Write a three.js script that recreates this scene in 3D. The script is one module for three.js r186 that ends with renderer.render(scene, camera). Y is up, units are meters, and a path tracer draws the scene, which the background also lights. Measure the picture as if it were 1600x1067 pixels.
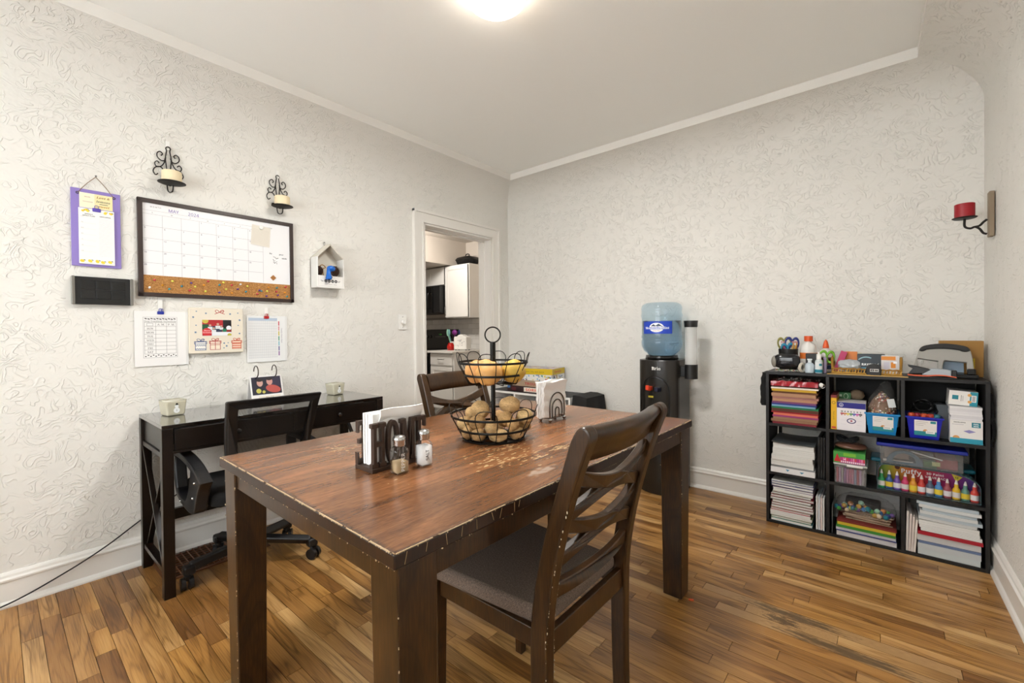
import * as THREE from 'three';
import { RoundedBoxGeometry } from 'three/addons/geometries/RoundedBoxGeometry.js';
import { TextGeometry } from 'three/addons/geometries/TextGeometry.js';
import { FontLoader } from 'three/addons/loaders/FontLoader.js';
import { mergeGeometries } from 'three/addons/utils/BufferGeometryUtils.js';
import { RectAreaLightUniformsLib } from 'three/addons/lights/RectAreaLightUniformsLib.js';

// ------------------------------------------------------------------ camera, sky, light, exposure
const scene = new THREE.Scene();
const camera = new THREE.PerspectiveCamera(75.5413, 1600 / 1067, 0.05, 60);
camera.position.set(2.8997, 1.165, 3.3729);
{
  const rt = new THREE.Vector3(0.76305798, -0.00984864, -0.646255), up = new THREE.Vector3(0.0008842, 0.99989887, -0.014194), back = new THREE.Vector3(0.64632944, 0.01025943, 0.76298952);
  camera.quaternion.setFromRotationMatrix(new THREE.Matrix4().makeBasis(rt, up, back));
}
camera.setViewOffset(1600, 1067, 0, 8.11, 1600, 1067);
const renderer = new THREE.WebGLRenderer({ antialias: true });
renderer.toneMapping = THREE.LinearToneMapping;
renderer.toneMappingExposure = 1.0;
renderer.shadowMap.enabled = true;
RectAreaLightUniformsLib.init();
const SKY = 8.4, LAMP = 176, KLAMP = 5, GLOW = 14;
scene.background = new THREE.Color(0.97, 1.0, 1.01);
scene.backgroundIntensity = SKY;

// ------------------------------------------------------------------ helpers
function rng(seed) { let a = seed >>> 0; return () => { a = (a + 0x6D2B79F5) >>> 0; let t = a; t = Math.imul(t ^ (t >>> 15), t | 1); t ^= t + Math.imul(t ^ (t >>> 7), t | 61); return ((t ^ (t >>> 14)) >>> 0) / 4294967296; }; }
const PI = Math.PI, V3 = (x, y, z) => new THREE.Vector3(x, y, z);
const ORD = ['zeroth', 'first', 'second', 'third', 'fourth', 'fifth', 'sixth', 'seventh', 'eighth', 'ninth', 'tenth', 'eleventh', 'twelfth', 'thirteenth', 'fourteenth', 'fifteenth', 'sixteenth', 'seventeenth', 'eighteenth', 'nineteenth', 'twentieth', 'twenty-first', 'twenty-second', 'twenty-third', 'twenty-fourth', 'twenty-fifth', 'twenty-sixth', 'twenty-seventh', 'twenty-eighth', 'twenty-ninth', 'thirtieth', 'thirty-first', 'thirty-second', 'thirty-third', 'thirty-fourth', 'thirty-fifth', 'thirty-sixth'];
const taken = {};
function numbered(n) { if (taken[n] === undefined) { taken[n] = 0; return n; } taken[n]++; return n + '_' + String(taken[n]).padStart(3, '0'); }
function meterUV(g) {           // uv in metres from the side each face points to
  g = g.index ? g.toNonIndexed() : g;
  const p = g.attributes.position, uv = new Float32Array(p.count * 2), a = V3(), b = V3(), c = V3(), n = V3();
  for (let i = 0; i < p.count; i += 3) {
    a.fromBufferAttribute(p, i); b.fromBufferAttribute(p, i + 1); c.fromBufferAttribute(p, i + 2);
    n.copy(b).sub(a).cross(c.clone().sub(a));
    const x = Math.abs(n.x), y = Math.abs(n.y), z = Math.abs(n.z);
    [a, b, c].forEach((v, k) => {
      const [s, t] = y >= x && y >= z ? [v.z, v.x] : x >= z ? [v.y, v.z] : [v.y, v.x];
      uv[(i + k) * 2] = s; uv[(i + k) * 2 + 1] = t;
    });
  }
  g.setAttribute('uv', new THREE.BufferAttribute(uv, 2));
  return g;
}
function join(list) {
  if (!Array.isArray(list)) return list;
  if (list.length === 1) return list[0];
  return mergeGeometries(list.map((g) => { const h = g.index ? g.toNonIndexed() : g.clone(); for (const k of Object.keys(h.attributes)) if (!['position', 'normal', 'uv'].includes(k)) h.deleteAttribute(k); h.morphAttributes = {}; return h; }));
}
function mesh(name, geo, mat, parent) {
  let g = join(geo);
  if (mat.userData.metric) g = meterUV(g);
  const m = new THREE.Mesh(g, mat); m.castShadow = m.receiveShadow = true;
  if (parent) { m.name = name; parent.add(m); } else { m.name = numbered(name); scene.add(m); }
  return m;
}
function tag(o, label, category, group) { o.userData.label = label; o.userData.category = category; if (group) o.userData.group = group; return o; }
function thing(name, label, category, p = [0, 0, 0], turn = 0, group) {
  const o = new THREE.Group(); o.name = numbered(name); o.position.set(...p); o.rotation.y = turn; scene.add(o);
  return tag(o, label, category, group);
}
function single(name, geo, mat, label, category, p = [0, 0, 0], turn = 0, group) {
  const m = mesh(name, geo, mat); m.position.set(...p); m.rotation.y = turn; return tag(m, label, category, group);
}
function struct(name, geo, mat) { const m = mesh(name, geo, mat); m.userData.kind = 'structure'; return m; }
function structGroup(name) { const o = new THREE.Group(); o.name = numbered(name); o.userData.kind = 'structure'; scene.add(o); return o; }
const M4 = new THREE.Matrix4();
function at(g, x = 0, y = 0, z = 0, rx = 0, ry = 0, rz = 0) { M4.makeRotationFromEuler(new THREE.Euler(rx, ry, rz)); M4.setPosition(x, y, z); return g.applyMatrix4(M4); }
// box by centre x, z and bottom y
function bx(w, h, d, x = 0, y = 0, z = 0, r = 0.002, seg = 1) {
  r = Math.min(r, w * 0.45, h * 0.45, d * 0.45);
  const g = r > 0 ? new RoundedBoxGeometry(w, h, d, seg, r) : new THREE.BoxGeometry(w, h, d);
  return g.translate(x, y + h / 2, z);
}
function plain(w, h, d, x = 0, y = 0, z = 0) { return new THREE.BoxGeometry(w, h, d).translate(x, y + h / 2, z); }
function cyl(r0, r1, h, x = 0, y = 0, z = 0, seg = 24) { return new THREE.CylinderGeometry(r1, r0, h, seg).translate(x, y + h / 2, z); }
function tube(pts, r, seg, rad = 6, closed = false) {
  const c = new THREE.CatmullRomCurve3(pts.map((p) => V3(...p)), closed, 'centripetal');
  return new THREE.TubeGeometry(c, seg || Math.max(8, pts.length * 4), r, rad, closed);
}
function lathe(pts, seg = 32) { return new THREE.LatheGeometry(pts.map((p) => new THREE.Vector2(p[0], p[1])), seg); }
function bar(a, b, w, d, r = 0.002) {  // straight bar with a rectangular section from a to b
  const A = V3(...a), B = V3(...b), l = A.distanceTo(B), g = new RoundedBoxGeometry(w, l, d, 1, Math.min(r, w * .4, d * .4));
  const q = new THREE.Quaternion().setFromUnitVectors(V3(0, 1, 0), B.clone().sub(A).normalize());
  g.applyQuaternion(q); const c = A.add(B).multiplyScalar(.5); return g.translate(c.x, c.y, c.z);
}
function poly(pts) { const s = new THREE.Shape(); pts.forEach((p, i) => i ? s.lineTo(p[0], p[1]) : s.moveTo(p[0], p[1])); s.closePath(); return s; }
function extr(shape, depth, bevel = 0, curve = 8) {
  const g = new THREE.ExtrudeGeometry(shape, { depth: depth - 2 * bevel, bevelEnabled: bevel > 0, bevelThickness: bevel, bevelSize: bevel, bevelOffset: -bevel, bevelSegments: 2, curveSegments: curve });
  return g.translate(0, 0, bevel);
}
function rrect(w, h, r, x = 0, y = 0) {
  const s = new THREE.Shape(), a = x - w / 2, b = y - h / 2;
  s.moveTo(a + r, b); s.lineTo(a + w - r, b); s.absarc(a + w - r, b + r, r, -PI / 2, 0); s.lineTo(a + w, b + h - r); s.absarc(a + w - r, b + h - r, r, 0, PI / 2);
  s.lineTo(a + r, b + h); s.absarc(a + r, b + h - r, r, PI / 2, PI); s.lineTo(a, b + r); s.absarc(a + r, b + r, r, PI, 1.5 * PI); return s;
}
// flat printed face, uv 0..1, facing +z, centre at x, y
function face(w, h, x = 0, y = 0, z = 0) { return new THREE.PlaneGeometry(w, h).translate(x, y, z); }

// ------------------------------------------------------------------ noise and textures
const PERM = (() => { const r = rng(7), p = [...Array(256).keys()]; for (let i = 255; i > 0; i--) { const j = Math.floor(r() * (i + 1)); [p[i], p[j]] = [p[j], p[i]]; } const o = new Uint8Array(512); for (let i = 0; i < 512; i++) o[i] = p[i & 255]; return o; })();
const GX = [], GY = []; for (let i = 0; i < 16; i++) { GX.push(Math.cos(i * PI / 8)); GY.push(Math.sin(i * PI / 8)); }
function pn(x, y, px, py) {     // gradient noise that repeats after px, py cells
  const xi = Math.floor(x), yi = Math.floor(y), fx = x - xi, fy = y - yi;
  const x0 = ((xi % px) + px) % px, x1 = (x0 + 1) % px, y0 = ((yi % py) + py) % py, y1 = (y0 + 1) % py;
  const u = fx * fx * fx * (fx * (fx * 6 - 15) + 10), v = fy * fy * fy * (fy * (fy * 6 - 15) + 10);
  const h = (a, b, dx, dy) => { const k = PERM[PERM[a & 255] + (b & 255)] & 15; return GX[k] * dx + GY[k] * dy; };
  const a = h(x0, y0, fx, fy), b = h(x1, y0, fx - 1, fy), c = h(x0, y1, fx, fy - 1), d = h(x1, y1, fx - 1, fy - 1);
  return (a + (b - a) * u + (c + (d - c) * u - a - (b - a) * u) * v) * 1.5;
}
const sm = (a, b, x) => { const t = Math.min(1, Math.max(0, (x - a) / (b - a))); return t * t * (3 - 2 * t); };
function dataTex(w, h, fn, srgb = true) {
  const d = new Uint8Array(w * h * 4);
  for (let y = 0; y < h; y++) for (let x = 0; x < w; x++) { const c = fn(x / w, y / h, x, y), i = (y * w + x) * 4; d[i] = Math.max(0, Math.min(255, c[0])); d[i + 1] = Math.max(0, Math.min(255, c[1])); d[i + 2] = Math.max(0, Math.min(255, c[2])); d[i + 3] = 255; }
  const t = new THREE.DataTexture(d, w, h); t.magFilter = THREE.LinearFilter; t.minFilter = THREE.LinearMipmapLinearFilter; t.generateMipmaps = true; t.wrapS = t.wrapT = THREE.RepeatWrapping; if (srgb) t.colorSpace = THREE.SRGBColorSpace; t.needsUpdate = true; return t;
}
function canvasTex(w, h, draw) {
  const c = document.createElement('canvas'); c.width = w; c.height = h; const x = c.getContext('2d'); x.textBaseline = 'middle'; x.textAlign = 'center'; draw(x, w, h);
  const t = new THREE.CanvasTexture(c); t.colorSpace = THREE.SRGBColorSpace; t.magFilter = THREE.LinearFilter; return t;
}
const std = (color, roughness = .6, o = {}) => new THREE.MeshStandardMaterial({ color, roughness, ...o });
const metric = (m) => { m.userData.metric = true; return m; };
const print = (w, h, draw, roughness = .55) => new THREE.MeshStandardMaterial({ map: canvasTex(w, h, draw), roughness });

// trowelled plaster: overlapping flat sweeps with thin raised lips
const STUCCO_TILE = 1.8;
const stuccoTex = dataTex(2048, 2048, (u, v) => {
  const wx = pn(u * 12, v * 12, 12, 12) * 1.1 + pn(u * 30, v * 30 + 5, 30, 30) * .5, wy = pn(u * 12 + 31, v * 12 + 17, 12, 12) * 1.1 + pn(u * 30 + 3, v * 30 + 50, 30, 30) * .5;
  const n = pn(u * 16 + wx, v * 16 + wy, 16, 16) + .4 * pn(u * 37 + wy * 1.3, v * 37 - wx, 37, 37);
  const brk = sm(-.22, .22, pn(u * 28 + 9, v * 28 + 4, 28, 28)), brk2 = sm(-.22, .22, pn(u * 33 + 1, v * 33 + 14, 33, 33)), brk3 = sm(-.22, .2, pn(u * 45 + 6, v * 45 + 2, 45, 45));
  const t = n * 2.6 + 10, f = t - Math.floor(t), lip = f < .14 ? sm(0, .1, f) : Math.exp(-(f - .14) / .09);
  const n2 = pn(u * 34 + wx * 2.2, v * 34 + wy * 2.2, 34, 34), ridge = Math.exp(-Math.pow(n2 / .055, 2));
  const n3 = pn(u * 52 - wy * 2.4, v * 52 + wx * 2.4, 52, 52), ridge3 = Math.exp(-Math.pow(n3 / .07, 2));
  const patch = sm(-.25, .25, pn(u * 5 + 2, v * 5 + 9, 5, 5));
  const fine = pn(u * 160, v * 160, 160, 160) * .035 + pn(u * 80, v * 80, 80, 80) * .07;
  const h = lip * .42 * brk + ridge * .5 * brk2 * (.4 + .6 * patch) + ridge3 * .3 * brk3 * patch + fine + .14 * pn(u * 9, v * 9, 9, 9);
  const g = 70 + h * 120; return [g, g, g];
}, false);
stuccoTex.repeat.set(1 / STUCCO_TILE, 1 / STUCCO_TILE);

function woodTex(w, h, tileU, tileV, dark, mid, light, opt = {}) {   // u along the grain
  const pu = Math.round(tileU * (opt.along || 4)), pv = Math.round(tileV * (opt.across || 40));
  return dataTex(w, h, (u, v) => {
    const warp = pn(u * Math.max(2, Math.round(tileU * 3)), v * Math.max(2, Math.round(tileV * 12)), Math.max(2, Math.round(tileU * 3)), Math.max(2, Math.round(tileV * 12)));
    const rings = pn(u * Math.max(2, Math.round(tileU * 2.5)) + 7, v * pv * .5 + warp * (opt.warp ?? 2.2), Math.max(2, Math.round(tileU * 2.5)), Math.round(pv * .5) || 1);
    const fib = pn(u * pu * 3, v * pv * 6, pu * 3, pv * 6), fib2 = pn(u * pu * 8, v * pv * 14, pu * 8, pv * 14);
    const big = pn(u * Math.max(1, Math.round(tileU * 2)) + 3, v * Math.max(1, Math.round(tileV * 10)) + 11, Math.max(1, Math.round(tileU * 2)), Math.max(1, Math.round(tileV * 10)));
    const line = Math.exp(-Math.pow(rings / .1, 2)) * (opt.line ?? .5);
    let k = .5 + big * .35 + fib * .22 + fib2 * .2 - line * .5 + rings * .25;
    k = Math.max(0, Math.min(1, k));
    const a = k < .5 ? dark : mid, b = k < .5 ? mid : light, q = k < .5 ? k * 2 : k * 2 - 1;
    return [a[0] + (b[0] - a[0]) * q, a[1] + (b[1] - a[1]) * q, a[2] + (b[2] - a[2]) * q];
  });
}
const oakTex = woodTex(2048, 1024, 1.8, .9, [118, 86, 48], [184, 145, 94], [214, 180, 130], { along: 1.4, across: 60, warp: .55, line: .5 });
oakTex.repeat.set(1 / 1.8, 1 / .9);
const darkWoodTex = woodTex(512, 512, .5, .5, [34, 22, 13], [66, 45, 28], [102, 72, 46], { along: 4, across: 40, line: .3 });
darkWoodTex.repeat.set(2, 2);
const weave = dataTex(256, 256, (u, v) => { const k = 150 + pn(u * 64, v * 64, 64, 64) * 60 + pn(u * 24, v * 24, 24, 24) * 26; return [k, k, k]; });
weave.repeat.set(10, 10);
const meshTex = dataTex(64, 64, (u, v) => { const a = Math.hypot((u * 2 % 1) - .5, (v * 2 % 1) - .5) < .37 ? 0 : 255; return [a, a, a]; }, false);
meshTex.repeat.set(170, 170);

// ------------------------------------------------------------------ materials
const M = {};
M.wall = metric(std('#e7e5df', .7, { bumpMap: stuccoTex, bumpScale: .0095 }));
M.ceiling = std('#f2f2ee', .8);
M.trim = std('#ebe8e2', .35);
M.white = std('#efeeea', .4);
M.black = std('#0d0d0e', .45);
M.blackGloss = std('#0b0b0c', .22);
M.blackMetal = std('#15130f', .45, { metalness: .5 });
M.chrome = std('#c9c9c9', .18, { metalness: 1 });
M.steel = std('#8e8c88', .3, { metalness: 1 });
M.darkWood = metric(std('#d6cb9e', .3, { map: darkWoodTex }));
M.espresso = metric(std('#57504c', .3, { map: darkWoodTex }));
M.seat = metric(std('#b39a88', .95, { map: weave }));
M.chairPlastic = std('#141416', .38);
M.chairFabric = metric(std('#1b1a1b', .95, { map: weave }));
M.net = metric(new THREE.MeshStandardMaterial({ color: '#111112', roughness: .7, alphaMap: meshTex, alphaTest: .5, side: THREE.DoubleSide }));
M.glass = new THREE.MeshPhysicalMaterial({ color: '#ffffff', roughness: .03, transmission: 1, thickness: 0, ior: 1.45 });
M.napkin = std('#f3f3f1', .9);
M.paper = std('#efedea', .8);
M.candle = std('#ead9b5', .55);
M.redCandle = std('#9c1220', .45);
M.iron = std('#1d1813', .55, { metalness: .3 });

// ------------------------------------------------------------------ the setting
const W = 3.2962, SK = 0.0183, H = 2.611, CR = .2735, CV = .2, TR = .055, ZF = 4.75;   // right wall, its skew, ceiling, cove, trim, far end behind the camera
const SKA = Math.atan(SK);
// the inner face of a wall, a grid over its profile (height then cove); u0..u1 along it
function wallSheet(u0, u1, y0, y1, cove) {
  const prof = [[0, y0], [0, y1]];
  if (cove) for (let i = 1; i <= 14; i++) { const t = i / 14 * PI / 2; prof.push([CR * (1 - Math.cos(t)), y1 + CV * Math.sin(t)]); }
  const pos = [], uv = [], idx = []; let s = y0;
  prof.forEach((p, i) => {
    if (i) s += Math.hypot(p[0] - prof[i - 1][0], p[1] - prof[i - 1][1]);
    for (const u of [u0, u1]) { pos.push(u, p[1], p[0]); uv.push(u, s); }
    if (i) { const a = (i - 1) * 2; idx.push(a, a + 1, a + 3, a, a + 3, a + 2); }
  });
  const g = new THREE.BufferGeometry(); g.setAttribute('position', new THREE.Float32BufferAttribute(pos, 3)); g.setAttribute('uv', new THREE.Float32BufferAttribute(uv, 2)); g.setIndex(idx); g.computeVertexNormals(); return g.toNonIndexed();
}
const YC = H - TR - CV;
const wallMat = M.wall.clone(); wallMat.userData = {};
function wallAt(name, parts, p, turn) { const m = struct(name, parts, wallMat); m.position.set(...p); m.rotation.y = turn; return m; }
const slab = (u0, u1, y0, y1, t = .14) => new THREE.BoxGeometry(u1 - u0, y1 - y0, t).translate((u0 + u1) / 2, (y0 + y1) / 2, -t / 2 - .0005);
// back wall: local x = world x
wallAt('wall_back', [wallSheet(0, W + .02, 0, YC, true), slab(-.14, W + .2, 0, H + .1)], [0, 0, 0], 0);
// left wall: local x = -world z; opening for the kitchen door
const DZ0 = .25, DZ1 = 1.074, DH = 2.062, WT = .14;
wallAt('wall_left', [
  wallSheet(-DZ0, 0, 0, YC, false), wallSheet(-DZ1, -DZ0, DH, YC, false), wallSheet(-ZF, -DZ1, 0, YC, false),
  wallSheet(-ZF, 0, YC - .0001, YC, true),
  slab(-DZ0, .14, 0, H + .1), slab(-DZ1, -DZ0, DH, H + .1), slab(-ZF - .14, -DZ1, 0, H + .1)], [0, 0, 0], PI / 2);
// right wall, slightly out of square
wallAt('wall_right', [wallSheet(0, ZF + .1, 0, YC, true), slab(-.1, ZF + .3, 0, H + .1)], [W, 0, 0], -PI / 2 + SKA);
// wall behind the camera with a wide window
const WX0 = .55, WX1 = 2.75, WY0 = .75, WY1 = 2.15;
{
  const XR = W + SK * ZF;
  wallAt('wall_front', [
    wallSheet(-XR - .05, -WX1, 0, YC, false), wallSheet(-WX0, 0, 0, YC, false), wallSheet(-WX1, -WX0, 0, WY0, false), wallSheet(-WX1, -WX0, WY1, YC, false), wallSheet(-XR - .05, 0, YC - .0001, YC, true),
    slab(-XR - .2, -WX1, 0, H + .1), slab(-WX0, .14, 0, H + .1), slab(-WX1, -WX0, 0, WY0), slab(-WX1, -WX0, WY1, H + .1)], [0, 0, ZF], PI);
  const w = structGroup('window_1'); w.position.set((WX0 + WX1) / 2, 0, ZF);
  const ww = WX1 - WX0, wh = WY1 - WY0;
  mesh('window_frame', [plain(ww, .05, .1, 0, WY0, .07), plain(ww, .05, .1, 0, WY1 - .05, .07), plain(.05, wh, .1, -ww / 2 + .025, WY0, .07), plain(.05, wh, .1, ww / 2 - .025, WY0, .07), plain(.05, wh, .08, 0, WY0, .07)], M.trim, w);
  mesh('window_casing', [plain(ww + .2, .1, .02, 0, WY0 - .1, -.01), plain(ww + .2, .1, .02, 0, WY1, -.01), plain(.1, wh, .02, -ww / 2 - .05, WY0, -.01), plain(.1, wh, .02, ww / 2 + .05, WY0, -.01)], M.trim, w);
  for (const s of [-1, 1]) mesh('pane', plain(ww / 2 - .075, wh - .1, .004, s * (ww / 4 - .0125), WY0 + .05, .07), M.glass, w);
}
struct('ceiling', new THREE.BoxGeometry(W + .6, .12, ZF + .6).translate((W + .1) / 2, H + .06, ZF / 2), M.ceiling);
// picture strip where the coves end
function strip(name, len, p, turn) { const m = struct(name, [plain(len, TR, .022, len / 2, H - TR, -.011)], M.trim); m.position.set(...p); m.rotation.y = turn; }
strip('trim_1', W - 2 * CR + .02, [CR - .01, 0, CR], 0);
strip('trim_2', ZF - 2 * CR, [CR, 0, ZF - CR], PI / 2);
strip('trim_3', ZF - 2 * CR, [W - CR + SK * CR, 0, CR], -PI / 2 + SKA);
// baseboards: board with a bead on top and a shoe at the floor
const baseProf = poly([[0, 0], [.026, 0], [.026, .008], [.021, .019], [.014, .026], [.014, .108], [.02, .112], [.021, .12], [.014, .127], [.012, .137], [.006, .146], [0, .148]]);
function baseboard(name, len, p, turn) { const g = extr(baseProf, len).rotateY(PI / 2).translate(0, 0, 0); g.scale(1, 1, -1); const m = struct(name, flip(g), M.trim); m.position.set(...p); m.rotation.y = turn; }
function flip(g) { g = g.index ? g.toNonIndexed() : g; const p = g.attributes.position; for (let i = 0; i < p.count; i += 3) for (const k of Object.keys(g.attributes)) { const a = g.attributes[k]; for (let c = 0; c < a.itemSize; c++) { const t = a.array[(i + 1) * a.itemSize + c]; a.array[(i + 1) * a.itemSize + c] = a.array[(i + 2) * a.itemSize + c]; a.array[(i + 2) * a.itemSize + c] = t; } } g.computeVertexNormals(); return g; }
baseboard('baseboard_back', W + .02, [0, 0, 0], 0);
baseboard('baseboard_left', ZF - 1.172, [0, 0, ZF], PI / 2);
baseboard('baseboard_corner', .15, [0, 0, .15], PI / 2);
baseboard('baseboard_right', ZF, [W, 0, 0], -PI / 2 + SKA);
// door casing and jamb of the kitchen doorway
{
  const d = structGroup('door_1'); d.rotation.y = PI / 2;
  const cas = (x0, x1, y0, y1) => [plain(x1 - x0, y1 - y0, .018, (x0 + x1) / 2, y0, .009)];
  mesh('casing', [...cas(-1.172, -1.078, 0, 2.158), plain(.022, 2.162, .03, -1.165, 0, .015), plain(.012, 2.07, .025, -1.084, 0, .0125)], M.trim, d);
  mesh('casing', [...cas(-.246, -.152, 0, 2.158), plain(.022, 2.162, .03, -.159, 0, .015), plain(.012, 2.07, .025, -.24, 0, .0125)], M.trim, d);
  mesh('head_casing', [plain(1.02, .094, .019, -.662, 2.066, .0095), plain(1.028, .022, .032, -.662, 2.145, .016), plain(.85, .012, .026, -.662, 2.066, .013)], M.trim, d);
  mesh('jamb', [plain(.02, 2.062, WT + .03, -DZ1 + .006, 0, -WT / 2), plain(.02, 2.062, WT + .03, -DZ0 - .006, 0, -WT / 2), plain(.83, .02, WT + .03, -.662, 2.05, -WT / 2)], M.trim, d);
  mesh('door_stop', [plain(.012, 2.05, .035, -DZ1 + .02, 0, -.09), plain(.012, 2.05, .035, -DZ0 - .02, 0, -.09), plain(.79, .012, .035, -.662, 2.037, -.09)], M.trim, d);
}
// oak strip floor; strips run along x
{
  const fl = structGroup('floor');
  const sub = (x0, x1, z0, z1) => new THREE.BoxGeometry(x1 - x0, .05, z1 - z0).translate((x0 + x1) / 2, -.037, (z0 + z1) / 2);
  mesh('subfloor', [sub(-.17, W + .33, -.2, 2.412), sub(-.17, W + .33, 2.85, ZF + .2), sub(-.17, .022, 2.412, 2.85), sub(.308, W + .33, 2.412, 2.85)], std('#3a2a1c', .9), fl);
  const r = rng(41), pw = .0572, list = [];
  const tints = ['#efe6d8', '#fffaf0', '#e2d2b8', '#d6c3a4', '#eddcbc', '#c4ae8e', '#fbf0de', '#dcc7a2', '#b49d80', '#e6d2aa', '#cdb797'];
  const mats = tints.map((c) => new THREE.MeshStandardMaterial({ color: c, map: oakTex, roughness: .3, bumpMap: oakTex, bumpScale: .00035 }));
  // two strips with dark water stains soaked into the grain
  const stainTex = dataTex(1024, 64, (u, v) => { const n = pn(u * 12, v * 6, 64, 64) * .35 + pn(u * 70, v * 30, 128, 64) * .25, s = sm(.85, .25, Math.hypot((u - .42) / .3, (v - .5) / .75) + n), g = 1 - .42 * s, k = pn(u * 40, v * 40, 64, 64) * 16; return [(168 + k) * g, (131 + k) * g, (86 + k * .7) * g]; }); stainTex.wrapS = stainTex.wrapT = THREE.ClampToEdgeWrapping;
  mats.push(new THREE.MeshStandardMaterial({ map: stainTex, roughness: .34 })); const SM = mats.length - 1;
  for (let i = 0; i * pw < ZF + .05; i++) {
    let x = -.3 * r();
    while (x < W + .12) {
      const L = .18 + Math.pow(r(), 1.5) * .85, x0 = Math.max(x, i >= 42 && i <= 49 ? .31 : -.005), x1 = Math.min(x + L, W + .12);
      if (x1 > x0 + .01) list.push({ x0, x1, z: (i + .5) * pw, m: Math.floor(r() * tints.length), u: r() * 3, v: r() * 3, y: (r() - .5) * .0006, a: 0 });
      x += L;
    }
  }
  const stained = [[2.62, 1.372], [2.72, 1.43], [2.36, 1.27]]; for (const p of list) { if (p.m === SM) p.m = 1; for (const [sx, sz] of stained) if (Math.abs(p.z - sz) < pw / 2 && p.x0 <= sx && p.x1 > sx) p.m = SM; }
  // how large each shows: those in view and near first
  const pm = new THREE.Matrix4(); camera.updateMatrixWorld(); pm.copy(camera.matrixWorld).invert();
  const tx = Math.tan(75.5413 / 2 * PI / 180) * 1600 / 1067, ty = Math.tan(75.5413 / 2 * PI / 180);
  const seen = (x, z) => { const v = V3(x, 0, z).applyMatrix4(pm); return v.z < -.1 && Math.abs(v.x) < -v.z * tx * 1.03 && Math.abs(v.y) < -v.z * ty * 1.04 ? 1 / (v.z * v.z * -v.z) : 0; };
  for (const p of list) { for (let k = 0; k < 5; k++) p.a += seen(p.x0 + (p.x1 - p.x0) * k / 4, p.z); p.a *= (p.x1 - p.x0); }
  const order = list.map((p, i) => i).sort((a, b) => list[b].a - list[a].a), rest = {};
  order.forEach((i, n) => {
    const p = list[i], L = p.x1 - p.x0 - .0016, g = new THREE.BoxGeometry(L, .012, pw - .0016);
    // eased upper edges
    const P = g.attributes.position; for (let k = 0; k < P.count; k++) if (P.getY(k) > 0 && Math.abs(g.attributes.normal.getY(k)) < .5) P.setY(k, P.getY(k) - .0008);
    const uv = g.attributes.uv; for (let k = 0; k < P.count; k++) p.m === SM ? uv.setXY(k, P.getX(k) / L + .5, P.getZ(k) / pw + .5) : uv.setXY(k, P.getX(k) + p.u, P.getZ(k) + p.v);
    g.translate((p.x0 + p.x1) / 2, -.006 + p.y, p.z);
    if (n < 300) mesh('plank', g, mats[p.m], fl); else (rest[p.m] ||= []).push(g);
  });
  for (const k in rest) mesh('planks', rest[k], mats[k], fl).userData.kind = 'stuff';
}
// ------------------------------------------------------------------ ceiling lamp
{
  const t = thing('ceiling_light', 'round flush ceiling light with a glowing white dome', 'ceiling light', [1.66, 2.52, 1.99]);
  mesh('pan', lathe([[0, H - 2.52], [.13, H - 2.52], [.136, .08], [.134, .072], [0, .07]].reverse(), 48), M.white, t);
  mesh('dome', lathe([[.126, .072], [.126, .05], [.12, .03], [.1, .014], [.06, .004], [0, 0]].reverse(), 48), new THREE.MeshStandardMaterial({ color: '#ffffff', roughness: .4, emissive: '#fff1e0', emissiveIntensity: GLOW }), t);
  const l = new THREE.RectAreaLight(new THREE.Color(1, .98, .945), LAMP, .24, .24); l.position.set(1.66, 2.514, 1.99); l.lookAt(1.66, 0, 1.99); scene.add(l);
}

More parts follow.
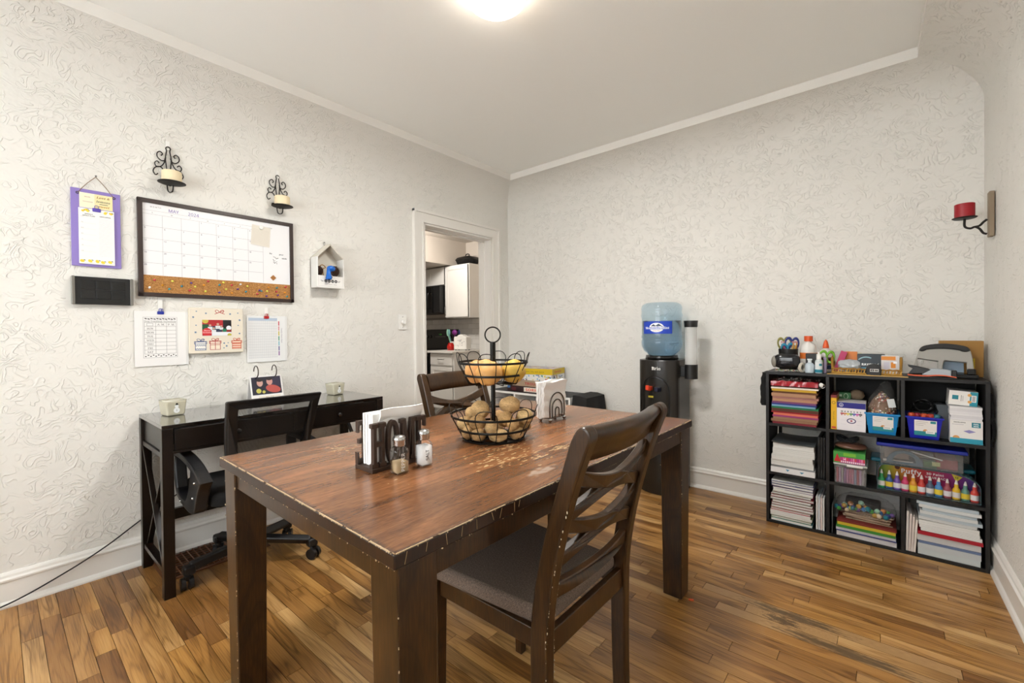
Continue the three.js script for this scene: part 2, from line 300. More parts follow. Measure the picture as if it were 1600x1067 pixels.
// ------------------------------------------------------------------ kitchen beyond the doorway
const KZ = -1.27, KX = -3.6;
{
  const kw = std('#cdc4ba', .8), cab = std('#e9e7e3', .45), tileM = [std('#d9d7d3', .2), std('#d2d0cc', .22), std('#dedcd8', .2)], grout = std('#9a948c', .9);
  struct('floor_kitchen', new THREE.BoxGeometry(3.6, .04, 3.6).translate(-1.8, -.02, .53), std('#8f8b85', .5));
  struct('ceiling_kitchen', new THREE.BoxGeometry(3.6, .1, 3.8).translate(-1.95, 2.56, .53), std('#cfc8bf', .8));
  const wb = structGroup('wall_kitchen_back');
  mesh('plaster', new THREE.BoxGeometry(3.6, 2.6, .1).translate(-1.8, 1.3, KZ - .05), kw, wb);
  mesh('grout', new THREE.BoxGeometry(2.1, .5, .006).translate(-2.1, 1.15, KZ + .003), grout, wb);
  const tg = [0, 1].map(() => bx(.15, .0735, .008, 0, 0, 0, .002));
  for (let j = 0; j < 6; j++) for (let i = 0; i < 13; i++) { const x = -3.02 + i * .1525 + (j % 2) * .076; if (x > -1.3) continue; const m = mesh('tile', tg[0], tileM[(i * 7 + j * 3) % 3], wb); m.position.set(x, .915 + j * .0755, KZ + .007); }
  struct('wall_kitchen_far', new THREE.BoxGeometry(.1, 2.6, 3.7).translate(KX - .05, 1.3, .5), kw);
  struct('wall_kitchen_front', new THREE.BoxGeometry(3.5, 2.6, .1).translate(-1.9, 1.3, 2.35), kw);
  struct('wall_kitchen_side', new THREE.BoxGeometry(.1, 2.6, 1.27).translate(-.19, 1.3, -.77), kw);
  struct('trim_bulkhead', new THREE.BoxGeometry(1.6, .4, 3.6).translate(-1.93 - .8, 2.145 + .2, .53), kw);

  const shaker = (w, h, p, x, y, z) => {   // framed door facing +z
    const d = mesh('door', [plain(w, h, .012, x, y, z), plain(w - .11, .055, .02, x, y, z + .004), plain(w - .11, .055, .02, x, y + h - .055, z + .004), plain(.055, h, .02, x - w / 2 + .0275, y, z + .004), plain(.055, h, .02, x + w / 2 - .0275, y, z + .004)], cab, p); return d;
  };
  const u = thing('upper_cabinet', 'white shaker wall cabinet hung to the right of the microwave', 'cabinet', [-1.795, 1.375, -1.11]);
  mesh('body', plain(.496, .76, .3, 0, 0, -.005), cab, u);
  const ud = shaker(.47, .735, u, 0, .012, .157); mesh('handle', tube([[-.215, .05, .178], [-.215, .055, .195], [-.215, .16, .195], [-.215, .165, .178]], .004, 16), M.steel, ud);
  const um = thing('upper_cabinet', 'short white wall cabinet above the microwave', 'cabinet', [-2.43, 1.86, -1.11]);
  mesh('body', plain(.755, .275, .3, 0, 0, -.005), cab, um); for (const s of [-1, 1]) shaker(.37, .25, um, s * .188, .012, .157);
  const b = thing('base_cabinet', 'white base cabinet with a drawer and open grey handle', 'cabinet', [-1.795, 0, -.945]);
  mesh('body', plain(.496, .78, .6, 0, .1, -.02), cab, b); mesh('plinth', plain(.49, .1, .54, 0, 0, -.05), cab, b);
  const dr = mesh('drawer', plain(.455, .15, .018, -.005, .715, .29), cab, b); mesh('handle', [tube([[-.06, .795, .3], [-.055, .795, .325], [.055, .795, .325], [.06, .795, .3]], .005, 16)], M.steel, dr);
  shaker(.455, .575, b, -.005, .115, .283);
  single('countertop', bx(.535, .03, .66, 0, 0, 0, .004), std('#ece9e4', .25), 'white countertop slab on the base cabinet beside the range', 'countertop', [-1.79, .881, -.94]);
  // range
  const rg = thing('range', 'black electric range with a tall control panel and green clock', 'range', [-2.43, 0, -.93]);
  mesh('body', plain(.75, .9, .62, 0, 0, -.01), M.blackGloss, rg);
  mesh('cooktop', bx(.755, .015, .64, 0, .9, 0, .004), M.blackGloss, rg);
  const oven = mesh('oven_door', bx(.74, .62, .03, 0, .2, .315, .006), M.blackGloss, rg); mesh('handle', tube([[-.3, .78, .33], [-.3, .78, .37], [.3, .78, .37], [.3, .78, .33]], .01, 20), M.black, oven);
  const cp = mesh('control_panel', [extr(poly([[-.375, 0], [.375, 0], [.36, .3], [-.36, .3]]), .06, .006).translate(0, .91, -.31)], std('#141312', .3), rg);
  mesh('display', face(.3, .09, 0, 1.12, -.247), print(300, 90, (x, w, h) => { x.fillStyle = '#191817'; x.fillRect(0, 0, w, h); x.fillStyle = '#9a958c'; x.font = '15px sans-serif'; for (let i = 0; i < 7; i++) { x.fillRect(40 + i * 35, 62, 14, 6); x.fillRect(44 + i * 35, 74, 8, 3); } x.fillStyle = '#58e04a'; x.font = 'bold 26px monospace'; x.fillText('1:24', 150, 30); }), rg);
  for (const kx of [-.31, -.23, .24, .32]) mesh('knob', cyl(.027, .024, .025, 0, 0, 0, 20).rotateX(PI / 2).translate(kx, 1.1, -.262), M.blackGloss, rg);
  // microwave
  const mw = thing('microwave', 'black over-the-range microwave with a vertical handle', 'microwave', [-2.43, 1.45, -1.07]);
  mesh('body', bx(.755, .41, .38, 0, 0, 0, .006), M.black, mw);
  mesh('door', bx(.57, .39, .03, -.09, .01, .195, .006), M.blackGloss, mw);
  mesh('door_glass', bx(.4, .25, .006, -.13, .08, .211, .002), std('#20262c', .06), mw);
  mesh('handle', tube([[.16, .08, .21], [.16, .085, .25], [.16, .3, .25], [.16, .31, .21]], .011, 16), M.blackGloss, mw);
  mesh('keypad', bx(.15, .39, .03, .295, .01, .195, .005), std('#17181a', .3), mw);
  // roasting pan on top of the cabinet
  const rp = thing('roasting_pan', 'black covered roasting pan on top of the white wall cabinet', 'pan', [-1.72, 2.136, -1.1]);
  mesh('pan', lathe([[0, 0], [.13, 0], [.155, .07], [.165, .075], [.16, .08], [.15, .08], [0, .075]], 4).rotateY(PI / 4).scale(1.3, 1, .9), M.black, rp);
  mesh('lid', lathe([[.165, .08], [.14, .11], [.06, .13], [0, .132]].reverse(), 4).rotateY(PI / 4).scale(1.28, 1, .88), M.black, rp);
  mesh('handle', tube([[-.04, .125, 0], [-.03, .155, 0], [.03, .155, 0], [.04, .125, 0]], .008, 12), M.black, rp);
  // things on the counter
  const cr = thing('utensil_crock', 'white crock standing on the counter behind the red jar', 'crock', [-1.905, .911, -.985]);
  mesh('crock', lathe([[0, 0], [.045, 0], [.052, .12], [.048, .12], [.042, .01], [0, .008]], 24), M.white, cr);
  const ut = (nm, lab, col, x, z, tx, tz, hd) => { const o = thing(nm, lab, 'utensil', [-1.905 + x, .923, -.985 + z]); mesh('handle', bar([0, 0, 0], [tx, .2, tz], .012, .01), std(col, .5), o); mesh('head', new THREE.SphereGeometry(.035, 16, 12).scale(hd[0], hd[1], hd[2]).translate(tx * 1.2, .24, tz * 1.2), std(col, .5), o); };
  ut('spatula', 'mint green spatula in the white utensil crock', '#9fd8bd', -.025, .01, -.06, .02, [.6, 1.5, .2]);
  ut('spoon', 'pale teal spoon in the white utensil crock', '#6fa3a4', -.01, .02, -.025, .03, [.8, 1.4, .25]);
  ut('ladle', 'purple ladle in the white utensil crock', '#7c2b80', .01, 0, .03, .02, [1.35, 1.1, .9]);
  ut('spatula', 'dark blue spatula in the white utensil crock', '#24375c', .03, .012, .06, -.02, [.6, 1.1, .2]);
  const rj = thing('red_jar', 'round glossy red jar at the edge of the white counter', 'jar', [-1.845, .911, -.87]);
  mesh('jar', lathe([[0, 0], [.046, 0], [.054, .03], [.054, .06], [.042, .085], [.036, .09], [0, .09]], 28), std('#b5170f', .2), rj); mesh('lid', lathe([[.038, .09], [.038, .102], [.01, .106], [0, .106]], 24), std('#a8150e', .25), rj);
  const ts = thing('toaster', 'white scalloped toaster with faint floral print on the counter', 'toaster', [-1.665, .911, -.93], .35);
  const tsh = new THREE.Shape(); tsh.moveTo(-.1, .012); tsh.lineTo(.1, .012); tsh.lineTo(.1, .17); tsh.quadraticCurveTo(.1, .195, .075, .195); tsh.quadraticCurveTo(.045, .195, .04, .21); tsh.quadraticCurveTo(0, .235, -.04, .21); tsh.quadraticCurveTo(-.045, .195, -.075, .195); tsh.quadraticCurveTo(-.1, .195, -.1, .17); tsh.closePath();
  mesh('body', extr(tsh, .15, .012).translate(0, 0, -.075), M.white, ts);
  mesh('floral_print', face(.16, .13, 0, .1, .0755), print(128, 104, (x, w, h) => { x.fillStyle = '#efeeea'; x.fillRect(0, 0, w, h); const q = rng(5); for (let i = 0; i < 12; i++) { x.fillStyle = ['#b9b4bd', '#c9bcbc', '#a9adb0'][i % 3]; x.beginPath(); x.arc(10 + q() * 108, 10 + q() * 84, 3 + q() * 4, 0, 7); x.fill(); } x.fillStyle = '#c5c2c2'; x.fillRect(50, 12, 28, 22); x.fillRect(52, 42, 2, 40); x.fillRect(62, 42, 2, 40); x.fillRect(72, 42, 2, 40); }), ts);
  for (const [fx, fz] of [[-.08, -.05], [.08, -.05], [-.08, .05], [.08, .05]]) mesh('foot', cyl(.01, .01, .013, fx, 0, fz, 10), M.black, ts);
  const l = new THREE.PointLight(new THREE.Color(1, .95, .88), KLAMP, 0, 2); l.position.set(-1.5, 2.35, .2); l.castShadow = true; l.shadow.radius = 5; scene.add(l);
  const kl = thing('ceiling_light', 'flush ceiling light in the kitchen beyond the doorway', 'ceiling light', [-1.5, 2.42, .2]);
  mesh('dome', lathe([[0, 0], [.07, .008], [.12, .03], [.13, .079]], 32), new THREE.MeshStandardMaterial({ color: '#fff', emissive: '#fff1e0', emissiveIntensity: 3 }), kl);
}

// ------------------------------------------------------------------ dining table
const TY = .765, TT = TY + .0012;
const topTex = (() => {
  const q = rng(12), fl = [];
  // chipped flakes where the varnish has gone, as (along z from far end, across x) in metres
  const patch = (cz, cx, rz, rx, n, s) => { for (let i = 0; i < n; i++) { const a = q() * 6.28, d = Math.sqrt(-Math.log(1 - q() * .95)) * .6; fl.push([cz + Math.cos(a) * d * rz, cx + Math.sin(a) * d * rx, s * (.3 + q() * q() * 1.6), s * (.12 + q() * .25)]); } };
  return { patch, fl, q };
})();
const topMap = (() => {
  const Lz = 1.545, Lx = .985, w = 2048, h = 1304, { patch, fl } = topTex;
  patch(.94, .74, .2, .13, 90, .013); patch(.84, .62, .2, .08, 60, .01); patch(1.12, .42, .1, .09, 60, .01); patch(1.24, .22, .08, .06, 46, .009); patch(1.2, .5, .25, .3, 60, .004); patch(.5, .45, .1, .1, 20, .008); patch(.2, .9, .03, .03, 14, .006); patch(.75, .8, .07, .05, 30, .012); patch(.9, .3, .4, .3, 40, .003);
  const mask = new Float32Array(w * h);
  for (const [z, x, a, b] of fl) { const px = z / Lz * w, py = x / Lx * h, ra = a / Lz * w, rb = b / Lx * h; for (let j = Math.floor(py - rb - 2); j <= py + rb + 2; j++) for (let i = Math.floor(px - ra - 2); i <= px + ra + 2; i++) { if (i < 0 || j < 0 || i >= w || j >= h) continue; const dd = Math.pow((i - px) / ra, 2) + Math.pow((j - py) / rb, 2); const v = sm(1.15, .6, dd + .8 * pn(i * .09, j * .25, 4096, 4096)); if (v > mask[j * w + i]) mask[j * w + i] = v; } }
  return dataTex(w, h, (u, v, X, Y) => {
    const board = Math.floor(v * 9), bo = board * 17.3, bt = ((board * 37) % 7) / 7 - .5;
    const warp = pn(u * 5 + bo, v * 20, 64, 64), rings = pn(u * 4 + bo, v * 46 + warp * 2, 64, 64), fib = pn(u * 40 + bo, v * 260, 512, 512), fib2 = pn(u * 110, v * 420 + bo, 512, 512), cl = pn(u * 6 + bo, v * 7, 64, 64);
    let k = .5 + rings * .28 + fib * .2 + fib2 * .16 + cl * .28 + bt * .3; k = Math.max(0, Math.min(1, k));
    let c = [84 + 80 * k, 53 + 56 * k, 31 + 38 * k];
    // brushed-on dark glaze kept at the very edge of the top, broken by the grain
    const e = Math.min(u * Lz, (1 - u) * Lz, v * Lx, (1 - v) * Lx), gl = sm(.017, .003, e + fib * .005 + fib2 * .003) * .42;
    c = [c[0] * (1 - gl) + 42 * gl, c[1] * (1 - gl) + 36 * gl, c[2] * (1 - gl) + 34 * gl];
    // worn pale rim
    const wr = sm(.0042, .0014, e + pn(u * 300, v * 190, 512, 512) * .0022); c = [c[0] + (188 - c[0]) * wr, c[1] + (158 - c[1]) * wr, c[2] + (118 - c[2]) * wr];
    const f = mask[Y * w + X] * (.6 + .4 * sm(-.2, .3, fib)); c = [c[0] + (204 - c[0]) * f, c[1] + (178 - c[1]) * f, c[2] + (132 - c[2]) * f];
    // dull whitish smear of dried glue
    const sd = Math.hypot((u * Lz - 1.0) / .075, (v * Lx - .9) / .022), s2 = sm(1.1, .3, sd + .7 * pn(u * 60, v * 60, 256, 256)) * .55; c = [c[0] + (196 - c[0]) * s2, c[1] + (186 - c[1]) * s2, c[2] + (178 - c[2]) * s2];
    return c;
  });
})();
topMap.wrapS = topMap.wrapT = THREE.ClampToEdgeWrapping;
{
  const x0 = 1.25, x1 = 2.235, z0 = 1.36, z1 = 2.905, cx = (x0 + x1) / 2, cz = (z0 + z1) / 2, wx = x1 - x0, wz = z1 - z0;
  const t = thing('dining_table', 'rectangular dark wooden dining table with worn scratched brown top and thick square legs', 'table', [cx, 0, cz], -.012);
  const slabG = bx(wx, .03, wz, 0, TY - .03, 0, .004, 2);
  mesh('tabletop', slabG, metric(std('#a98e74', .36, { map: darkWoodTex })), t);
  // the planked surface itself
  const tg = new THREE.BoxGeometry(wx - .005, .002, wz - .005).translate(0, TY, 0), uv = tg.attributes.uv, P = tg.attributes.position;
  for (let i = 0; i < P.count; i++) uv.setXY(i, (P.getZ(i) + wz / 2) / wz, (P.getX(i) + wx / 2) / wx);
  mesh('surface', tg, new THREE.MeshStandardMaterial({ map: topMap, roughness: .27 }), t);
  // hairline cracks in the varnish of the long side: thin pale lines
  const rc = rng(9); const cr = []; let zc = wz / 2 - .022; for (let i = 0; i < 9; i++) { cr.push(bar([wx / 2 + .0002, TY - .028 + rc() * rc() * .016, zc], [wx / 2 + .0002, TY - .003, zc + (rc() - .5) * .016], .0007, .0008, 0)); zc -= .012 + rc() * .045; }
  // pale wood worn through along the upper edges, in broken runs
  const re = rng(23), worn = []; for (let x = -wx / 2 + .004; x < wx / 2 - .01;) { const l = .02 + re() * .09, e = Math.min(x + l, wx / 2 - .002); worn.push(bar([x, TY + .0002, wz / 2 - .0012], [e, TY + .0002, wz / 2 - .0012], .0016 + re() * .0012, .0022, .0004)); x = e + re() * .02; }
  for (let z = wz / 2 - .004; z > -wz / 2 + .01;) { const l = .02 + re() * .08, e = Math.max(z - l, -wz / 2 + .002); worn.push(bar([wx / 2 - .0012, TY + .0002, e], [wx / 2 - .0012, TY + .0002, z], .0022, .0014 + re() * .001, .0004)); z = e - re() * .05; }
  mesh('worn_edge', worn, std('#b89f7c', .7), t).userData.kind = 'stuff';
  mesh('crack', cr, std('#b59b70', .8), t);
  const L = .095, lx = wx / 2 - L / 2 - .008, lz = wz / 2 - L / 2 - .012;
  for (const [sx, sz] of [[-1, -1], [1, -1], [-1, 1], [1, 1]]) {
    const g = new RoundedBoxGeometry(L, TY - .03, L, 2, .005).translate(0, (TY - .03) / 2, 0), P2 = g.attributes.position;
    for (let i = 0; i < P2.count; i++) if (P2.getY(i) < .02) { P2.setX(i, P2.getX(i) * .86); P2.setZ(i, P2.getZ(i) * .86); }
    mesh('leg', g.translate(sx * lx, 0, sz * lz), M.darkWood, t);
  }
  const ah = .055, ay = TY - .03 - ah;
  for (const s of [-1, 1]) { mesh('apron', bx(wx - 2 * L - .01, ah, .022, 0, ay, s * (wz / 2 - .03), .002), M.darkWood, t); mesh('apron', bx(.022, ah, wz - 2 * L - .01, s * (wx / 2 - .025), ay, 0, .002), M.darkWood, t); }
  // bare wood showing where the dark paint has chipped off the edges
  const q = rng(77), chips = [], chip = (x, y, z, s) => chips.push(new THREE.IcosahedronGeometry(s, 0).scale(1, .6 + q() * 1.8, 1).translate(x, y, z));
  for (const [sx, sz] of [[1, 1], [-1, 1], [1, -1]]) for (let i = 0; i < 34; i++) { const e = q() < .6; chip(sx * lx + (e ? L / 2 - .001 : -L / 2 + .001) , .05 + q() * .66, sz * lz + L / 2 - .0012, .0006 + q() * q() * .0018); }
  for (let i = 0; i < 90; i++) chip(-wx / 2 + q() * wx, TY - .03 + (q() < .5 ? .0005 : .0285), wz / 2 - .0008, .0005 + q() * .0009);
  for (let i = 0; i < 110; i++) chip(wx / 2 - .0006, TY - .03 + (q() < .5 ? .0005 : .028), -wz / 2 + q() * wz, .0005 + q() * .0009);
  mesh('chipped_paint', chips, std('#c9b48f', .8), t).userData.kind = 'stuff';
}

// ------------------------------------------------------------------ dining chairs; front towards local +z
function diningChair(name, label, p, turn, withChips) {
  const t = thing(name, label, 'chair', p, turn), wd = .44;
  // posts: one sawn side profile each, in the z-y plane
  const prof = new THREE.Shape();
  prof.moveTo(-.185, 0); prof.lineTo(-.225, 0);
  prof.bezierCurveTo(-.222, .15, -.222, .3, -.226, .45); prof.bezierCurveTo(-.235, .6, -.285, .78, -.345, .925);
  prof.bezierCurveTo(-.352, .95, -.33, .968, -.312, .95); prof.bezierCurveTo(-.3, .935, -.292, .915, -.283, .885); prof.bezierCurveTo(-.235, .74, -.19, .6, -.178, .45); prof.bezierCurveTo(-.176, .3, -.178, .15, -.185, 0);
  const zAt = (y) => -.202 - (y < .45 ? 0 : Math.pow((y - .45) / .5, 1.45) * .115);
  for (const s of [-1, 1]) {
    const g = extr(prof, .036, .005, 14).rotateY(-PI / 2).translate(s * (wd / 2 - .018) + .018, 0, 0);
    mesh('back_post', g, M.darkWood, t);
  }
  const bow = (x) => -.022 * (1 - Math.pow(x / .2, 2));     // rails bow backwards
  const bend = (g, lean) => { const P = g.attributes.position; for (let i = 0; i < P.count; i++) { const x = P.getX(i), y = P.getY(i); P.setZ(i, P.getZ(i) + bow(x) + zAt(y)); } g.computeVertexNormals(); return g; };
  const subdiv = (sh, d) => { // extruded shape finely cut along x so that it can be bent
    const g = new THREE.ExtrudeGeometry(sh, { depth: d, bevelEnabled: true, bevelSize: .003, bevelThickness: .003, bevelOffset: -.003, bevelSegments: 1, curveSegments: 10 }); return g.translate(0, 0, -d / 2); };
  // crest rail with a rolled upper edge
  { const n = 16, sec = []; const S = [[-.012, .868], [.012, .868], [.013, .9], [.017, .925], [.014, .944], [0, .953], [-.018, .948], [-.027, .934], [-.02, .915], [-.013, .895]];
    const pos = [], idx = []; for (let i = 0; i <= n; i++) { const x = -.187 + .374 * i / n; for (const [dz, y] of S) pos.push(x, y, dz + bow(x) * 1.2 + zAt(y) + .004); }
    const k = S.length; for (let i = 0; i < n; i++) for (let j = 0; j < k; j++) { const a = i * k + j, b = i * k + (j + 1) % k, c = a + k, d = b + k; idx.push(a, b, c, b, d, c); }
    const g = new THREE.BufferGeometry(); g.setAttribute('position', new THREE.Float32BufferAttribute(pos, 3)); g.setAttribute('uv', new THREE.Float32BufferAttribute(new Float32Array(pos.length / 3 * 2), 2)); g.setIndex(idx); g.computeVertexNormals(); mesh('crest_rail', g, M.darkWood, t); }
  const xs = (yc, up, dn, a) => { // two curved arms crossing in the middle
    const top = (x) => yc + a / 2 + up * Math.pow(Math.abs(x) / .19, 1.6), top2 = (x) => yc - a / 2 + up * Math.pow(Math.abs(x) / .19, 1.35) + .006 * Math.min(1, Math.abs(x) / .06), bot = (x) => yc + a / 2 - dn * Math.pow(Math.abs(x) / .19, 1.35) - .006 * Math.min(1, Math.abs(x) / .06), bot2 = (x) => yc - a / 2 - dn * Math.pow(Math.abs(x) / .19, 1.6);
    const n = 20, X = [...Array(n + 1).keys()].map((i) => -.19 + .38 * i / n);
    const band = (f, g) => poly([...X.map((x) => [x, f(x)]), ...X.slice().reverse().map((x) => [x, g(x)])]);
    const v = bend(subdiv(band((x) => Math.min(top2(x), top(x) - .014), top), .016)), w = bend(subdiv(band(bot2, (x) => Math.max(bot(x), bot2(x) + .014)), .0155)); return [v, w]; };
  mesh('cross_slat', xs(.782, .048, .05, .046), M.darkWood, t);
  mesh('cross_slat', xs(.668, .044, .046, .046), M.darkWood, t);
  mesh('lower_slat', bend(subdiv(poly([...[...Array(17).keys()].map((i) => [-.19 + .38 * i / 16, .525]), ...[...Array(17).keys()].map((i) => [.19 - .38 * i / 16, .567])]), .016)), M.darkWood, t);
  mesh('seat_rail', [bx(.38, .06, .02, 0, .385, -.205, .003), bx(.02, .05, .38, -.19, .395, 0, .003), bx(.02, .05, .38, .19, .395, 0, .003), bx(.38, .05, .02, 0, .395, .2, .003)], M.darkWood, t);
  for (const s of [-1, 1]) { const g = new RoundedBoxGeometry(.04, .44, .04, 1, .004).translate(0, .22, 0), P = g.attributes.position; for (let i = 0; i < P.count; i++) { const k = .7 + .3 * Math.min(1, P.getY(i) / .4); P.setX(i, P.getX(i) * k); P.setZ(i, P.getZ(i) * k); } mesh('front_leg', g.translate(s * .192, 0, .19), M.darkWood, t); }
  // padded seat, slightly crowned
  { const g = new RoundedBoxGeometry(.43, .045, .415, 6, .018).translate(0, .4625, .012), P = g.attributes.position; for (let i = 0; i < P.count; i++) { const x = P.getX(i) / .215, z = (P.getZ(i) - .012) / .21; if (P.getY(i) > .47) P.setY(i, P.getY(i) + .009 * (1 - x * x) * (1 - z * z)); if (z < -.8) P.setX(i, P.getX(i) * .86); } g.computeVertexNormals(); mesh('seat', g, M.seat, t); }
  if (withChips) { const q = rng(31), c = []; for (let i = 0; i < 34; i++) { const y = .15 + Math.pow(q(), .7) * .62; c.push(new THREE.IcosahedronGeometry(.0005 + q() * q() * .0014, 0).scale(1, 1 + q() * 2, 1).translate(wd / 2 - .001, y, zAt(y) - (y < .45 ? .022 : .026))); c.push(new THREE.IcosahedronGeometry(.0006 + q() * .001, 0).translate(wd / 2 - .036 + .001, y * .8, zAt(y * .8) - .022)); } mesh('chipped_paint', c, std('#d8cbb2', .8), t).userData.kind = 'stuff'; }
  return t;
}
diningChair('dining_chair', 'dark wooden dining chair with a grey padded seat at the near side of the table', [2.075, 0, 2.335], -PI / 2, true);
diningChair('dining_chair', 'wooden dining chair tucked in at the far side of the table by the doorway', [1.44, 0, 1.77], PI / 2, false);

// ------------------------------------------------------------------ desk against the left wall
{
  const z0 = 1.79, z1 = 2.9, x0 = .03, x1 = .49, h = .768, lw = .042, t = thing('desk', 'black-brown writing desk with X-shaped ends and two drawers against the wall', 'desk', [x0, 0, (z0 + z1) / 2]), L = z1 - z0, D = x1 - x0;
  mesh('desktop', bx(D, .016, L, D / 2, h - .016, 0, .002), metric(new THREE.MeshPhysicalMaterial({ color: '#57504c', roughness: .2, clearcoat: 1, clearcoatRoughness: .07, map: darkWoodTex })), t);
  for (const [x, z] of [[lw / 2, 1], [D - lw / 2, 1], [lw / 2, -1], [D - lw / 2, -1]]) mesh('leg', bx(lw, h - .016, lw, x, 0, z * (L / 2 - lw / 2), .002), M.espresso, t);
  for (const s of [-1, 1]) {
    const z = s * (L / 2 - lw / 2);
    mesh('end_panel', bx(D - 2 * lw, .1, .016, D / 2, h - .125, z, .001), M.espresso, t);
    for (const ry of [h - .15, .1]) mesh('end_rail', bx(D - 2 * lw, .022, .03, D / 2, ry, z, .001), M.espresso, t);
    mesh('cross_brace', [bar([lw, .122, z - .006], [D - lw, h - .15, z - .006], .012, .022), bar([lw, h - .15, z + .006], [D - lw, .122, z + .006], .012, .022)], M.espresso, t);
  }
  mesh('back_rail', bx(.02, .1, L - 2 * lw, .014, h - .125, 0, .001), M.espresso, t);
  mesh('back_stretcher', bx(.024, .055, L - 2 * lw, .016, .2, 0, .001), M.espresso, t);
  mesh('front_rail', [bx(.02, .012, L - 2 * lw, D - .013, h - .13, 0, .001), bx(.02, .1, .02, D - .014, h - .125, 0, .001)], M.espresso, t);
  for (const s of [-1, 1]) {
    const d = mesh('drawer', [bx(.018, .094, L / 2 - lw - .014, D - .01, h - .117, s * (L / 4 - lw / 2 + .003), .0015), plain(D - .08, .07, L / 2 - lw - .05, D / 2 - .02, h - .108, s * (L / 4 - lw / 2 + .003))], M.espresso, t);
    mesh('knob', lathe([[0, .028], [.009, .026], [.014, .02], [.012, .013], [.005, .01], [.006, 0], [0, 0]].reverse(), 20).rotateZ(-PI / 2).translate(D, h - .07, s * (L / 4 - lw / 2 + .003)), std('#3a3634', .22, { metalness: .8 }), d);
  }
}

